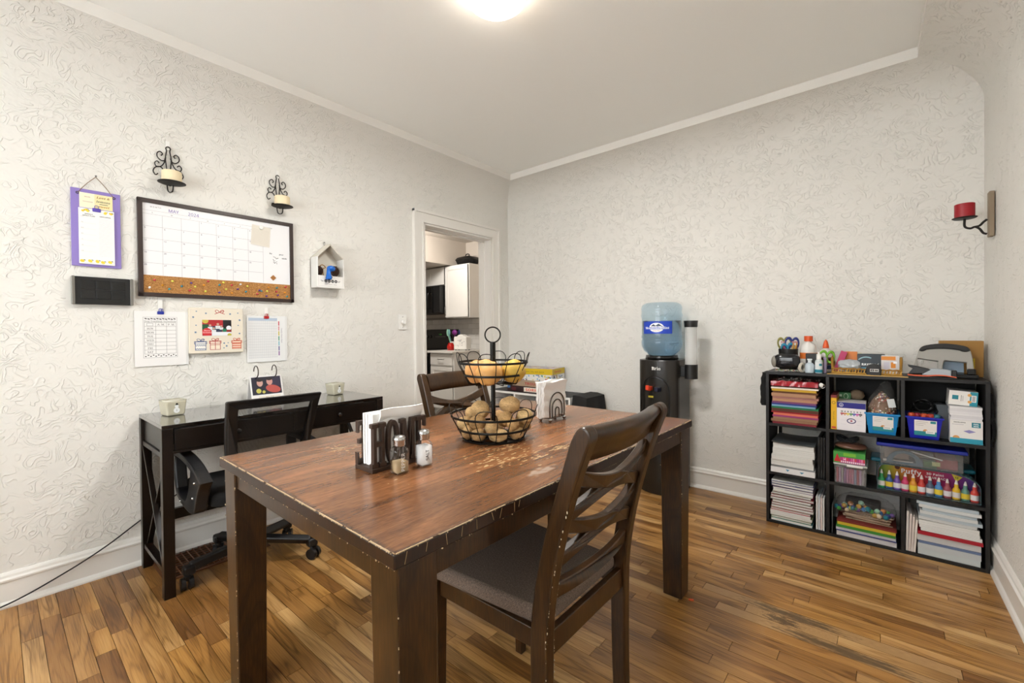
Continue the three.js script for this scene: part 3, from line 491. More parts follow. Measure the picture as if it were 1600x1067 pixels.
// ------------------------------------------------------------------ office chair; front towards local -z
{
  const t = thing('office_chair', 'black mesh-back swivel office chair with loop armrests at the desk', 'office chair', [.46, 0, 2.53], PI / 2);
  t.rotation.y = PI / 2 - .03; t.scale.y = .975;
  // base: five legs, each with its caster
  for (let i = 0; i < 5; i++) {
    const a = .62 + i * 2 * PI / 5, c = Math.cos(a), s = Math.sin(a);
    const leg = mesh('base_leg', [bar([c * .03, .135, s * .03], [c * .27, .1, s * .27], .045, .035, .01), bx(.05, .045, .05, c * .272, .066, s * .272, .012)], M.chairPlastic, t);
    const wheel = (o) => cyl(.028, .028, .018, 0, -.009, 0, 20).rotateZ(PI / 2).rotateY(-a + 1.1 + i).translate(c * .28 + Math.cos(a - 1.1 - i) * o, .028, s * .28 + Math.sin(a - 1.1 - i) * o);
    mesh('caster', [wheel(-.015), wheel(.015), bx(.03, .03, .03, c * .278, .038, s * .278, .01)], M.chairPlastic, leg);
  }
  mesh('hub', [cyl(.045, .04, .07, 0, .1, 0), cyl(.028, .028, .22, 0, .15, 0), bx(.16, .035, .2, 0, .365, 0, .01)], M.chairPlastic, t);
  { const g = new RoundedBoxGeometry(.48, .085, .46, 5, .035).translate(0, .435, -.01), P = g.attributes.position; for (let i = 0; i < P.count; i++) { const x = P.getX(i) / .24, z = P.getZ(i) / .23; P.setY(i, P.getY(i) - (P.getY(i) < .42 ? -.02 * (x * x) : 0) - .02 * (z < -.4 ? Math.pow(-z - .4, 2) * 2 : 0)); if (z > .3) P.setX(i, P.getX(i) * (1 - .12 * (z - .3))); } g.computeVertexNormals(); mesh('seat', g, M.chairFabric, t); }
  // back: frame tapering down, mesh inside
  const lean = (y) => .215 + (y - .45) * .24 + .05 * Math.pow((y - .62) / .3, 2);
  const o = new THREE.Shape(); o.moveTo(-.2, .89); o.quadraticCurveTo(-.205, .905, -.19, .905); o.lineTo(.19, .905); o.quadraticCurveTo(.205, .905, .2, .89); o.bezierCurveTo(.19, .75, .185, .62, .16, .5); o.quadraticCurveTo(0, .47, -.16, .5); o.bezierCurveTo(-.185, .62, -.19, .75, -.2, .89);
  const hPts = []; const hole = new THREE.Path(); hole.moveTo(-.165, .872); hole.lineTo(.165, .872); hole.bezierCurveTo(.158, .76, .15, .65, .13, .545); hole.quadraticCurveTo(0, .52, -.13, .545); hole.bezierCurveTo(-.15, .65, -.158, .76, -.165, .872);
  o.holes.push(hole);
  const bendB = (g) => { const P = g.attributes.position; for (let i = 0; i < P.count; i++) { const x = P.getX(i), y = P.getY(i); P.setZ(i, P.getZ(i) + lean(y) - .9 * x * x); } g.computeVertexNormals(); return g; };
  mesh('back_frame', bendB(extr(o, .03, .007, 16).translate(0, 0, -.015)), M.chairPlastic, t);
  { const g = new THREE.PlaneGeometry(.36, .37, 16, 16).translate(0, .7, 0), P = g.attributes.position, uv = g.attributes.uv; for (let i = 0; i < P.count; i++) { const k = (P.getY(i) - .53) / .35; P.setX(i, P.getX(i) * (.8 + .17 * k)); } const m = bendB(g); for (let i = 0; i < P.count; i++) uv.setXY(i, P.getX(i), P.getY(i)); const nm = M.net.clone(); nm.userData = {}; mesh('back_mesh', m, nm, t); }
  { const g = new RoundedBoxGeometry(.24, .07, .03, 3, .014).translate(0, .6, -.012); mesh('lumbar_pad', bendB(g), M.chairPlastic, t); }
  mesh('spine', bar([0, .38, .08], [0, .52, .25], .09, .025, .008), M.chairPlastic, t);
  for (const s of [-1, 1]) {
    // looped arm cut from one thick outline, broad where it meets the back
    const o2 = new THREE.Shape(); o2.moveTo(.285, .56); o2.bezierCurveTo(.2, .6, .1, .628, -.06, .63); o2.bezierCurveTo(-.16, .632, -.215, .62, -.21, .575); o2.bezierCurveTo(-.205, .52, -.19, .47, -.165, .43); o2.bezierCurveTo(-.15, .4, -.1, .392, -.02, .385); o2.bezierCurveTo(.08, .375, .17, .385, .19, .42); o2.bezierCurveTo(.21, .47, .24, .52, .285, .56);
    const h2 = new THREE.Path(); h2.moveTo(.12, .58); h2.bezierCurveTo(.02, .6, -.1, .602, -.17, .596); h2.bezierCurveTo(-.185, .58, -.165, .5, -.14, .445); h2.bezierCurveTo(-.11, .42, -.04, .415, .02, .425); h2.bezierCurveTo(.07, .46, .1, .52, .12, .58); o2.holes.push(h2);
    const arm = mesh('armrest', extr(o2, .05, .008, 14).rotateY(-PI / 2).translate(s * .262 + .025, 0, 0), M.chairPlastic, t);
    for (const [y, z] of [[.545, .2], [.47, .165], [.402, -.06]]) mesh('screw', new THREE.SphereGeometry(.006, 10, 8).translate(s * .287, y, z), M.chrome, arm);
  }
}
// power cord along the wall and register in the floor
single('power_cord', tube([[.012, .33, 2.72], [.012, .225, 2.9], [.03, .15, 3.03], [.036, .082, 3.175], [.04, .02, 3.36], [.05, .008, 3.6]], .0032, 60), M.black, 'thin black cord sagging along the wall to the floor beside the desk', 'cord');
{
  const t = thing('floor_register', 'brown square-grid metal vent set in the floor under the desk', 'floor vent', [.165, 0, 2.631]), m = std('#6a4227', .5, { metalness: .2 });
  const tin = std('#8c8880', .5, { metalness: .5 });   // sheet-metal boot below the grille
  mesh('duct', [plain(.29, .3, .004, 0, -.31, -.219), plain(.29, .3, .004, 0, -.31, .219), plain(.004, .3, .44, -.145, -.31, 0), plain(.004, .3, .44, .145, -.31, 0), plain(.29, .004, .44, 0, -.31, 0)], tin, t);
  mesh('frame', [plain(.31, .005, .016, 0, .0015, -.224), plain(.31, .005, .016, 0, .0015, .224), plain(.016, .005, .432, -.147, .0015, 0), plain(.016, .005, .432, .147, .0015, 0)], m, t);
  for (let i = 1; i < 16; i++) mesh('bar', plain(.28, .005, .0055, 0, .0015, -.216 + i * .027), m, t);
  for (let i = 1; i < 10; i++) mesh('bar', plain(.0055, .0046, .432, -.145 + i * .029, .0013, 0), m, t);
}
// ------------------------------------------------------------------ on the left wall (local x to the right, y up, z out of the wall)
const LW = PI / 2, WO = .004;
const font = await new FontLoader().loadAsync('fonts/droid/droid_serif_bold.typeface.json');
const scrawl = (x, q, px, py, w, n, col, lw = 1) => { x.strokeStyle = col; x.lineWidth = lw; x.beginPath(); x.moveTo(px, py); for (let i = 1; i <= n; i++) x.lineTo(px + w * i / n, py + (q() - .5) * 5); x.stroke(); };
// candle sconces: wire scrolls, a dish and a candle
function scrollWire(pts, r = .0028) { return tube(pts.map(([a, b]) => [a, b, 0]), r, pts.length * 6, 6); }
function sconce(label, candleLabel, y, z, out) {
  const t = thing('candle_sconce', label, 'sconce', [WO, y, z], LW);
  const side = [[.01, .105], [.016, .088], [.03, .085], [.046, .1], [.046, .12], [.034, .13], [.024, .12], [.03, .11]];
  const low = [[.013, .1], [.018, .075], [.034, .052], [.052, .05], [.057, .066], [.047, .077], [.038, .068]], low2 = [[.016, .03], [.034, .05], [.054, .044], [.064, .022], [.054, .004], [.044, .014]];
  for (const s of [-1, 1]) mesh('scroll', [side, low, low2].map((l) => scrollWire(l.map(([a, b]) => [s * a, b])).translate(0, 0, .006)), M.iron, t);
  mesh('stem', [scrollWire([[-.007, .142], [-.01, .156], [0, .164], [.01, .156], [.007, .142], [.012, .1], [.006, .02]]).translate(0, 0, .007), scrollWire([[-.007, .142], [-.012, .1], [-.006, .02], [-.008, -.03]]).translate(0, 0, .007), tube([[-.012, -.015, .007], [-.035, -.018, .01], [-.036, -.036, .02], [0, -.05, .045]], .0032, 20), tube([[-.008, -.03, .006], [-.004, -.075, .02], [.006, -.078, .05], [.008, -.045, .06]], .0032, 20)], M.iron, t);
  mesh('dish', lathe([[0, -.048], [.036, -.048], [.06, -.041], [.06, -.039], [.034, -.045], [0, -.045]], 36).translate(0, 0, .07), M.iron, t);
  const c = thing('pillar_candle', candleLabel, 'candle', [WO + .07, y - .0445, z]);
  mesh('wax', lathe([[0, 0], [.042, 0], [.043, .004], [.043, .06], [.04, .063], [.022, .059], [0, .058]], 32), M.candle, c);
  mesh('wick', cyl(.0012, .001, .009, 0, .056, 0, 6), M.black, c);
}
sconce('black wire scroll candle sconce hung above the calendar board near the purple clipboard', 'cream pillar candle on the sconce nearest the purple clipboard', 1.995, 2.757);
sconce('black wire scroll candle sconce hung above the calendar board nearest the birdhouse box', 'cream pillar candle on the sconce nearest the birdhouse box', 1.99, 2.208);
for (const [y, z, n] of [[2.12, 2.757, 'clear-white adhesive hook strip behind the sconce near the purple clipboard'], [2.115, 2.205, 'clear-white adhesive hook strip behind the sconce near the birdhouse box']]) single('adhesive_hook', [bx(.018, .07, .004, 0, 0, 0, .001), bx(.01, .012, .012, 0, .02, .006, .003)], M.white, n, 'hook', [WO, y, z], LW);

// purple clipboard with a pad
{
  const t = thing('clipboard', 'purple hanging board on twine with a lemon-print weekly planner pad', 'clipboard', [WO, 1.495, 3.04], LW);
  mesh('board', bx(.175, .365, .006, 0, 0, .004, .0015), std('#8e7cc3', .55), t);
  const nail = [0, .431]; mesh('cord', [tube([[-.063, .345, .008], [-.03, .395, .006], [0, .431, .008]], .0016, 16), tube([[.063, .345, .008], [.03, .395, .006], [0, .431, .008]], .0016, 16)], std('#8a735a', .9), t);
  mesh('eyelet', [-1, 1].map((s) => new THREE.TorusGeometry(.005, .0015, 6, 14).translate(s * .064, .343, .008)), std('#3a3040', .4), t);
  mesh('nail', [cyl(.002, .002, .02, 0, 0, 0, 8).rotateX(PI / 2).translate(0, .434, .004), new THREE.SphereGeometry(.004, 10, 8).translate(0, .434, .016)], M.steel, t);
  const q = rng(3), lemon = (x, px, py, s) => { x.fillStyle = '#f0cf3b'; x.beginPath(); x.ellipse(px, py, s, s * .8, q(), 0, 7); x.fill(); x.fillStyle = '#3d4a33'; x.beginPath(); x.ellipse(px + s, py - s * .6, s * .5, s * .2, .6, 0, 7); x.fill(); };
  mesh('header_card', plain(.117, .07, .0015, 0, .278, .008), M.paper, t);
  mesh('header_print', face(.117, .07, 0, .313, .0091), print(234, 140, (x, w, h) => { x.fillStyle = '#f6ecd0'; x.fillRect(0, 0, w, h); x.fillStyle = '#f4e3ae'; x.fillRect(w * .45, 0, w * .55, h); x.fillStyle = '#a08a72'; x.font = '15px serif'; x.fillText('Meals', 55, 35); x.fillText('Groceries', 58, 80); x.fillStyle = '#7a5a1c'; x.font = 'italic bold 27px serif'; x.fillText('Love &', 165, 28); x.fillStyle = '#53614f'; x.fillText('lemons', 165, 66); x.fillStyle = '#b07d22'; x.fillText('sweet', 170, 112); x.fillStyle = '#333'; x.fillRect(140, 88, 60, 5); }), t);
  mesh('pad', plain(.125, .262, .008, 0, .012, .011), M.paper, t);
  mesh('pad_print', face(.125, .262, 0, .143, .0153), print(250, 524, (x, w, h) => { x.fillStyle = '#f4f3f0'; x.fillRect(0, 0, w, h); for (let i = 0; i < 5; i++) { lemon(x, 12 + q() * 60, 12 + q() * 22, 11); lemon(x, 180 + q() * 60, 12 + q() * 22, 11); lemon(x, 14 + i * 50 + q() * 12, h - 22 - q() * 18, 16); } x.fillStyle = '#444'; x.font = 'bold 15px sans-serif'; x.fillText('WEEKLY', 70, 52); x.fillText('MENU PLAN', 70, 68); x.fillText('GROCERIES', 185, 62); x.strokeStyle = '#c4c3c1'; for (let i = 0; i < 7; i++) { x.beginPath(); x.moveTo(12, 85 + i * 54); x.lineTo(118, 85 + i * 54); x.stroke(); x.fillStyle = '#999'; x.font = '10px sans-serif'; x.fillText(['mon', 'tue', 'wed', 'thu', 'fri', 'sat', 'sun'][i], 24, 78 + i * 54); } for (let i = 0; i < 26; i++) scrawl(x, q, 140, 90 + i * 14, 95, 14, '#a9abb3'); }), t);
  mesh('binder_clip', [bx(.03, .018, .012, 0, .262, .012, .003), tube([[-.007, .278, .016], [-.005, .292, .014], [.005, .292, .014], [.007, .278, .016]], .0012, 12)], std('#5b4bb0', .4), t);
}
// doorbell chime
{
  const t = thing('door_chime', 'black rectangular glass panel with silver ends below the purple clipboard', 'chime', [WO, 1.315, 3.022], LW);
  mesh('body', bx(.2, .13, .025, 0, 0, .0125, .004), M.black, t);
  for (const s of [-1, 1]) mesh('end_cap', extr(rrect(.012, .132, .004), .03, .001).translate(s * .104, .065, 0), M.steel, t);
  for (let i = 0; i < 3; i++) for (let j = 0; j < 2; j++) mesh('glass_cell', bx(.051, .042, .003, -.054 + i * .054, .026 + j * .046, .0255, .001), std('#08090c', .06), t);
}
// calendar whiteboard with cork strip
const BW = .768, BH = .502, BZ = 2.506, BY = 1.365;
{
  const t = thing('calendar_board', 'dark-framed dry-erase May calendar board with a cork strip along the bottom', 'whiteboard', [WO, BY, BZ], LW), f = std('#33231d', .4), fw = .021;
  mesh('frame', [bx(BW, fw, .018, 0, 0, .009, .002), bx(BW, fw, .018, 0, BH - fw, .009, .002), bx(fw, BH, .018, -BW / 2 + fw / 2, 0, .009, .002), bx(fw, BH, .018, BW / 2 - fw / 2, 0, .009, .002)], f, t);
  mesh('backing', plain(BW - .02, BH - .02, .006, 0, .01, .004), f, t);
  const cw = BW - 2 * fw, corkH = .09, wh = BH - 2 * fw - corkH;
  mesh('whiteboard', face(cw, wh, 0, fw + corkH + wh / 2, .0085), print(1460, Math.round(1460 * wh / cw), (x, w, h) => {
    x.fillStyle = '#f1f1f3'; x.fillRect(0, 0, w, h);
    x.fillStyle = '#555'; x.font = '20px sans-serif'; x.fillText('M O N T H', 110, 34);
    x.strokeStyle = '#5d4a9c'; x.fillStyle = '#5d4a9c'; x.font = '46px sans-serif'; x.fillText('MAY', 262, 50); x.fillText('2024', 440, 52);
    const gx = 0, gy = 112, cwx = (w * .785) / 7, ch = (h - gy) / 5; x.strokeStyle = '#a5a4ab'; x.lineWidth = 2.2;
    for (let i = 1; i <= 7; i++) { x.beginPath(); x.moveTo(gx + i * cwx, gy); x.lineTo(gx + i * cwx, h); x.stroke(); }
    for (let j = 0; j < 5; j++) { x.beginPath(); x.moveTo(gx, gy + j * ch); x.lineTo(w * .785, gy + j * ch); x.stroke(); }
    x.beginPath(); x.moveTo(0, 74); x.lineTo(w * .785, 74); x.stroke();
    x.fillStyle = '#777'; x.font = '18px sans-serif'; 'SMTWTFS'.split('').forEach((c, i) => x.fillText(c, gx + (i + .5) * cwx, 94));
    x.fillText('NOTES', w * .84, 60);
    x.fillStyle = '#4a4358'; x.font = '21px sans-serif'; let d = 1; for (let j = 0; j < 5; j++) for (let i = j ? 0 : 3; i < 7; i++) { if (d > 31) break; x.fillText(String(d++), gx + i * cwx + 20, gy + j * ch + 18); }
    const q = rng(8); x.strokeStyle = '#1c1c1e'; x.lineWidth = 4; x.font = 'bold 24px sans-serif'; x.fillStyle = '#1c1c1e'; x.fillText('Do', w * .845, h * .5); x.fillText('your', w * .93, h * .5); x.fillText('work', w * .955, h * .56);
    for (let i = 0; i < 9; i++) { x.beginPath(); const a = w * .86 + q() * 60, b = h * .54 + q() * 80; x.moveTo(a, b); x.quadraticCurveTo(a + 20 * q(), b + 20 * q(), a + 38 * q(), b + 10 * q()); x.stroke(); }
  }, .25), t);
  const corkT = dataTex(512, 128, (u, v) => { const n = pn(u * 128, v * 32, 128, 32) * 38 + pn(u * 50, v * 13, 50, 13) * 22; const s = pn(u * 200 + 5, v * 50, 200, 50) > .42 ? -50 : 0; return [180 + n + s, 130 + n * .9 + s, 74 + n * .7 + s * .6]; });
  mesh('cork', face(cw, corkH, 0, fw + corkH / 2, .0087), new THREE.MeshStandardMaterial({ map: corkT, roughness: .95 }), t);
  // pinned note, magnet and cork tile on the whiteboard
  const nt = single('note_paper', face(.105, .12, 0, 0, 0), new THREE.MeshStandardMaterial({ roughness: .9, side: THREE.DoubleSide, map: canvasTex(210, 240, (x, w, h) => { x.fillStyle = '#e4ded2'; x.fillRect(0, 0, w, h); x.strokeStyle = '#a99f93'; for (let i = 0; i < 13; i++) { x.beginPath(); x.moveTo(14, 50 + i * 14); x.lineTo(196, 50 + i * 14); x.stroke(); } }) }), 'small beige ruled note held by a white magnet on the calendar board', 'note', [WO + .0105, BY + .395, BZ - .195], LW);
  nt.rotation.order = 'YXZ'; nt.rotation.z = -.07;
  single('magnet', lathe([[0, .006], [.01, .006], [.012, .004], [.012, 0], [0, 0]].reverse(), 24).rotateX(PI / 2), M.white, 'round white magnet holding the note on the calendar board', 'magnet', [WO + .0115, BY + .445, BZ - .197], LW);
  const ct = single('cork_magnet', bx(.024, .024, .005, 0, -.012, 0, .001), std('#a5703d', .9), 'small diamond-turned cork square stuck on the calendar board', 'magnet', [WO + .0115, BY + .148, BZ - .262], LW); ct.rotation.order = 'YXZ'; ct.rotation.z = PI / 4;
  // push pins as found on the cork, x along and y up in the strip, colours as in the photo
  const pin = join([lathe([[0, 0], [.0045, .0005], [.0045, .002], [.0028, .003], [.0025, .008], [.005, .0095], [.0052, .0115], [.0025, .0135], [0, .0137]], 12).rotateX(PI / 2)]);
  const pc = { red: '#c03a4a', purple: '#5c3c86', yellow: '#e2dd5e', teal: '#3c8a95', orange: '#e0952e', gold: '#c58a28', white: '#ececea' };
  const pmats = {}; for (const k in pc) pmats[k] = std(pc[k], .25);
  // read off the photograph: fraction along the strip, fraction up, colour
  const L1 = [[175, 818, 'red'], [252, 873, 'gold'], [127, 900, 'white'], [316, 915, 'teal'], [348, 828, 'yellow'], [436, 882, 'teal'], [527, 845, 'purple'], [513, 928, 'red'], [563, 886, 'yellow'], [648, 872, 'orange'], [662, 938, 'yellow'], [688, 829, 'red']];
  const L2 = [[96, 845, 'teal'], [138, 810, 'yellow'], [92, 933, 'purple'], [165, 892, 'yellow'], [227, 845, 'red'], [227, 933, 'orange'], [290, 888, 'purple'], [320, 834, 'white'], [378, 922, 'teal'], [393, 852, 'yellow'], [497, 943, 'red'], [520, 903, 'purple'], [541, 906, 'teal'], [595, 966, 'purple'], [601, 912, 'yellow'], [619, 861, 'orange'], [705, 870, 'teal'], [700, 912, 'red'], [716, 957, 'purple'], [800, 858, 'red'], [790, 921, 'orange'], [812, 970, 'teal']];
  const pts = [];
  // first crop spans board x 0.027..0.43 of the strip, second the rest; both turned into strip metres
  const perspective = (px) => { const a = 217, b = 452; const s = (px - a) / (b - a); return s * .79 / (1 - .208 * s); };
  for (const [cx, cy, c] of L1) { const px = 205 + cx / 5.93, top = 762 + (cx - 90) * .073, bot = 945 + (cx - 90) * .048; pts.push([perspective(px), Math.min(.9, Math.max(.1, 1 - (cy - top) / (bot - top))), c]); }
  for (const [cx, cy, c] of L2) { const px = 325 + cx / 6.67, top = 436 + (px - 325) * .07, bot = 465 + (px - 325) * .036; pts.push([perspective(px), Math.min(.9, Math.max(.1, 1 - (320 + cy / 6.67 - top) / (bot - top))), c]); }
  pts.sort((a, b) => a[0] - b[0]);
  pts.forEach(([u, v, c], i) => { const m = single('push_pin', pin, pmats[c], `${c} push pin, ${ORD[i + 1]} from the left in the cork strip`, 'push pin', [WO + .0088, BY + fw + v * corkH, BZ + cw / 2 - u * cw], LW, 'push pins in the cork strip'); m.rotation.order = 'YXZ'; m.rotation.x = ((i * 37) % 10 - 5) * .05; });
}
// papers below the board
{
  const clip = (t, col, y) => mesh('binder_clip', [bx(.028, .016, .012, 0, y, .006, .003), tube([[-.007, y + .012, .01], [-.006, y + .027, .008], [.001, y + .03, .008], [.004, y + .016, .01]], .0013, 14), tube([[.001, y + .012, .008], [.004, y + .028, .006], [.009, y + .028, .006], [.01, y + .014, .008]], .0013, 14)], std(col, .35), t);
  const sheet = (t, w, h, draw, cw, chh) => { mesh('sleeve', plain(w + .012, h, .002, .006, 0, .003), std('#e9e9e8', .25), t); mesh('page_print', face(w, h, 0, h / 2, .0043), print(cw, chh, draw, .3), t); };
  const a = thing('schedule_sheet', 'printed dog feeding schedule page in a clear sleeve under a blue clip', 'sheet', [WO, 1.006, 2.801], LW);
  sheet(a, .214, .284, (x, w, h) => {
    x.fillStyle = '#f0efee'; x.fillRect(0, 0, w, h); x.strokeStyle = '#888'; x.lineWidth = 2; x.strokeRect(70, 62, 284, 420); x.fillStyle = '#222'; for (let i = 0; i < 11; i++) { x.beginPath(); x.ellipse(92 + i * 24, 78 + (i % 2) * 4, 11, 5, .3, 0, 7); x.fill(); }
    x.fillStyle = '#777'; x.font = '26px serif'; x.fillText('Dog Feeding Schedule', 212, 105); x.strokeStyle = '#555'; x.strokeRect(80, 118, 264, 324);
    for (const c of [172, 262]) { x.beginPath(); x.moveTo(c, 118); x.lineTo(c, 442); x.stroke(); } x.fillStyle = '#333'; x.font = '26px serif'; x.fillText('A. M.', 218, 138); x.fillText('P. M.', 304, 138);
    x.strokeRect(100, 126, 50, 26);
    'SUN MON TUE WED THU FRI SAT'.split(' ').forEach((d, i) => { const y = 158 + i * 40.5; x.beginPath(); x.moveTo(80, y); x.lineTo(344, y); x.stroke(); x.fillText(d, 126, y + 22); });
    for (let i = 0; i < 13; i++) { x.beginPath(); x.ellipse(88 + i * 21, 462 + (i % 2 ? -6 : 5), 7, 5, 0, 0, 7); x.fill(); }
  }, 428, 568);
  clip(a, '#1c2f9c', .268);
  mesh('hook_strip', bx(.02, .06, .004, 0, .285, .002, .001), M.white, a);
  const c = thing('chore_chart_sheet', 'printed grid chart with a rainbow edge in a clear sleeve under a red clip', 'sheet', [WO, .998, 2.285], LW);
  sheet(c, .218, .278, (x, w, h) => {
    x.fillStyle = '#eceded'; x.fillRect(0, 0, w, h); x.fillStyle = '#b9c8da'; x.fillRect(18, 24, 325, 34); x.strokeStyle = '#9b9fa8'; x.lineWidth = 1;
    for (let i = 0; i <= 31; i++) { x.beginPath(); x.moveTo(18 + i * 10.4, 58); x.lineTo(18 + i * 10.4, 510); x.stroke(); } for (let j = 0; j <= 14; j++) { x.beginPath(); x.moveTo(18, 58 + j * 32); x.lineTo(341, 58 + j * 32); x.stroke(); }
    ['#c94f5c', '#d98a8f', '#cdbb4e', '#4a9c7a', '#79b7c8', '#5a5f96', '#8b5f9e'].forEach((k, i) => { x.fillStyle = k; x.fillRect(355, 62 + i * 62, 13, 54); });
    x.save(); x.translate(395, 240); x.rotate(PI / 2); x.fillStyle = '#8a7f95'; x.font = '20px serif'; x.fillText('Family Chore Chart', 0, 0); x.restore();
  }, 436, 556);
  clip(c, '#b3171e', .262); mesh('hook_strip', bx(.02, .05, .004, 0, .28, .002, .001), M.white, c);
  // painted holiday picture frame
  const f = thing('picture_frame', 'cream painted picture frame with gift boxes round a red and green photo', 'picture frame', [WO, 1.062, 2.551], LW), FW = .262, FH = .252;
  mesh('frame', bx(FW, FH, .026, 0, 0, .013, .006, 2), std('#e6dcc8', .6), f);
  mesh('frame_print', face(FW - .006, FH - .006, 0, FH / 2, .0263), print(520, 500, (x, w, h) => {
    x.fillStyle = '#e9e0cf'; x.fillRect(0, 0, w, h);
    const star = (px, py, s) => { x.fillStyle = '#51759a'; x.beginPath(); for (let i = 0; i < 10; i++) { const r = i % 2 ? s * .5 : s, a = i * PI / 5; x.lineTo(px + Math.cos(a) * r, py + Math.sin(a) * r); } x.fill(); };
    [[60, 35, 9], [150, 55, 12], [30, 100, 13], [55, 190, 9], [50, 268, 14], [390, 58, 13], [470, 45, 9], [488, 128, 14], [472, 190, 9], [485, 285, 12], [325, 395, 12], [365, 392, 8], [350, 428, 13], [322, 450, 9]].forEach((s) => star(...s));
    x.strokeStyle = '#a8302c'; x.lineWidth = 6; x.beginPath(); x.ellipse(260, 32, 20, 14, .6, 0, 7); x.ellipse(308, 32, 20, 14, -.6, 0, 7); x.stroke(); x.beginPath(); x.moveTo(284, 40); x.lineTo(235, 62); x.moveTo(284, 40); x.lineTo(335, 62); x.stroke();
    const gift = (px, py, gw, gh, col, fill) => { x.fillStyle = fill; x.fillRect(px, py, gw, gh); x.strokeStyle = col; x.lineWidth = 5; x.strokeRect(px, py, gw, gh); x.strokeRect(px - 8, py - 4, gw + 16, 26); x.beginPath(); x.ellipse(px + gw / 2 - 18, py - 20, 18, 12, .5, 0, 7); x.ellipse(px + gw / 2 + 18, py - 20, 18, 12, -.5, 0, 7); x.stroke(); };
    gift(46, 376, 100, 92, '#2f4a80', '#f0eee8'); x.strokeStyle = '#2f4a80'; for (const yy of [412, 450]) { x.beginPath(); for (let i = 0; i <= 10; i++) x.lineTo(46 + i * 10, yy + (i % 2) * 9); x.stroke(); }
    gift(188, 372, 98, 94, '#a8302c', '#f1e3d0'); x.beginPath(); x.moveTo(237, 372); x.lineTo(237, 466); x.moveTo(188, 412); x.lineTo(286, 412); x.stroke();
    gift(408, 372, 92, 90, '#c4472c', '#f3dcc4'); x.fillStyle = '#d3593a'; for (let i = 0; i < 3; i++) x.fillRect(408, 396 + i * 24, 92, 10);
  }), f);
  mesh('photo', plain(.142, .088, .002, -.002, .098, .0265), M.paper, f);
  mesh('photo_print', face(.142, .088, -.002, .142, .0278), print(284, 176, (x, w, h) => {
    x.fillStyle = '#b3242b'; x.fillRect(0, 0, w, h); x.fillStyle = '#141519'; x.fillRect(200, 0, 84, 110); x.fillStyle = '#c9b74a'; x.beginPath(); x.arc(30, 10, 30, 0, 7); x.fill(); x.fillStyle = '#1c5a38'; x.fillRect(0, 50, 60, 60); x.fillStyle = '#23344f'; x.fillRect(60, 70, 130, 70);
    [[75, 62, 22], [150, 48, 24], [110, 95, 22], [185, 70, 18]].forEach(([a, b, s]) => { x.fillStyle = '#caa58f'; x.beginPath(); x.arc(a, b, s * .55, 0, 7); x.fill(); x.fillStyle = '#dfe3e6'; x.fillRect(a - s, b + s * .7, s * 2, s * 1.5); });
    x.fillStyle = '#1d7a58'; x.beginPath(); x.arc(215, 118, 22, 0, 7); x.fill(); x.fillStyle = '#e9edf2'; x.fillRect(90, 135, 194, 41); x.beginPath(); x.arc(258, 90, 26, 0, 7); x.fill(); x.fillStyle = '#8d2a24'; x.fillRect(240, 110, 44, 26); x.fillStyle = '#d22f36'; x.beginPath(); x.arc(45, 135, 44, 0, 7); x.fill(); x.fillStyle = '#f3d6d3'; x.font = 'italic bold 20px serif'; x.fillText('Merry', 45, 118); x.fillText('Christmas', 45, 140); x.fillStyle = '#c8be4c'; x.beginPath(); x.arc(265, 172, 22, 0, 7); x.fill();
  }), f);
}
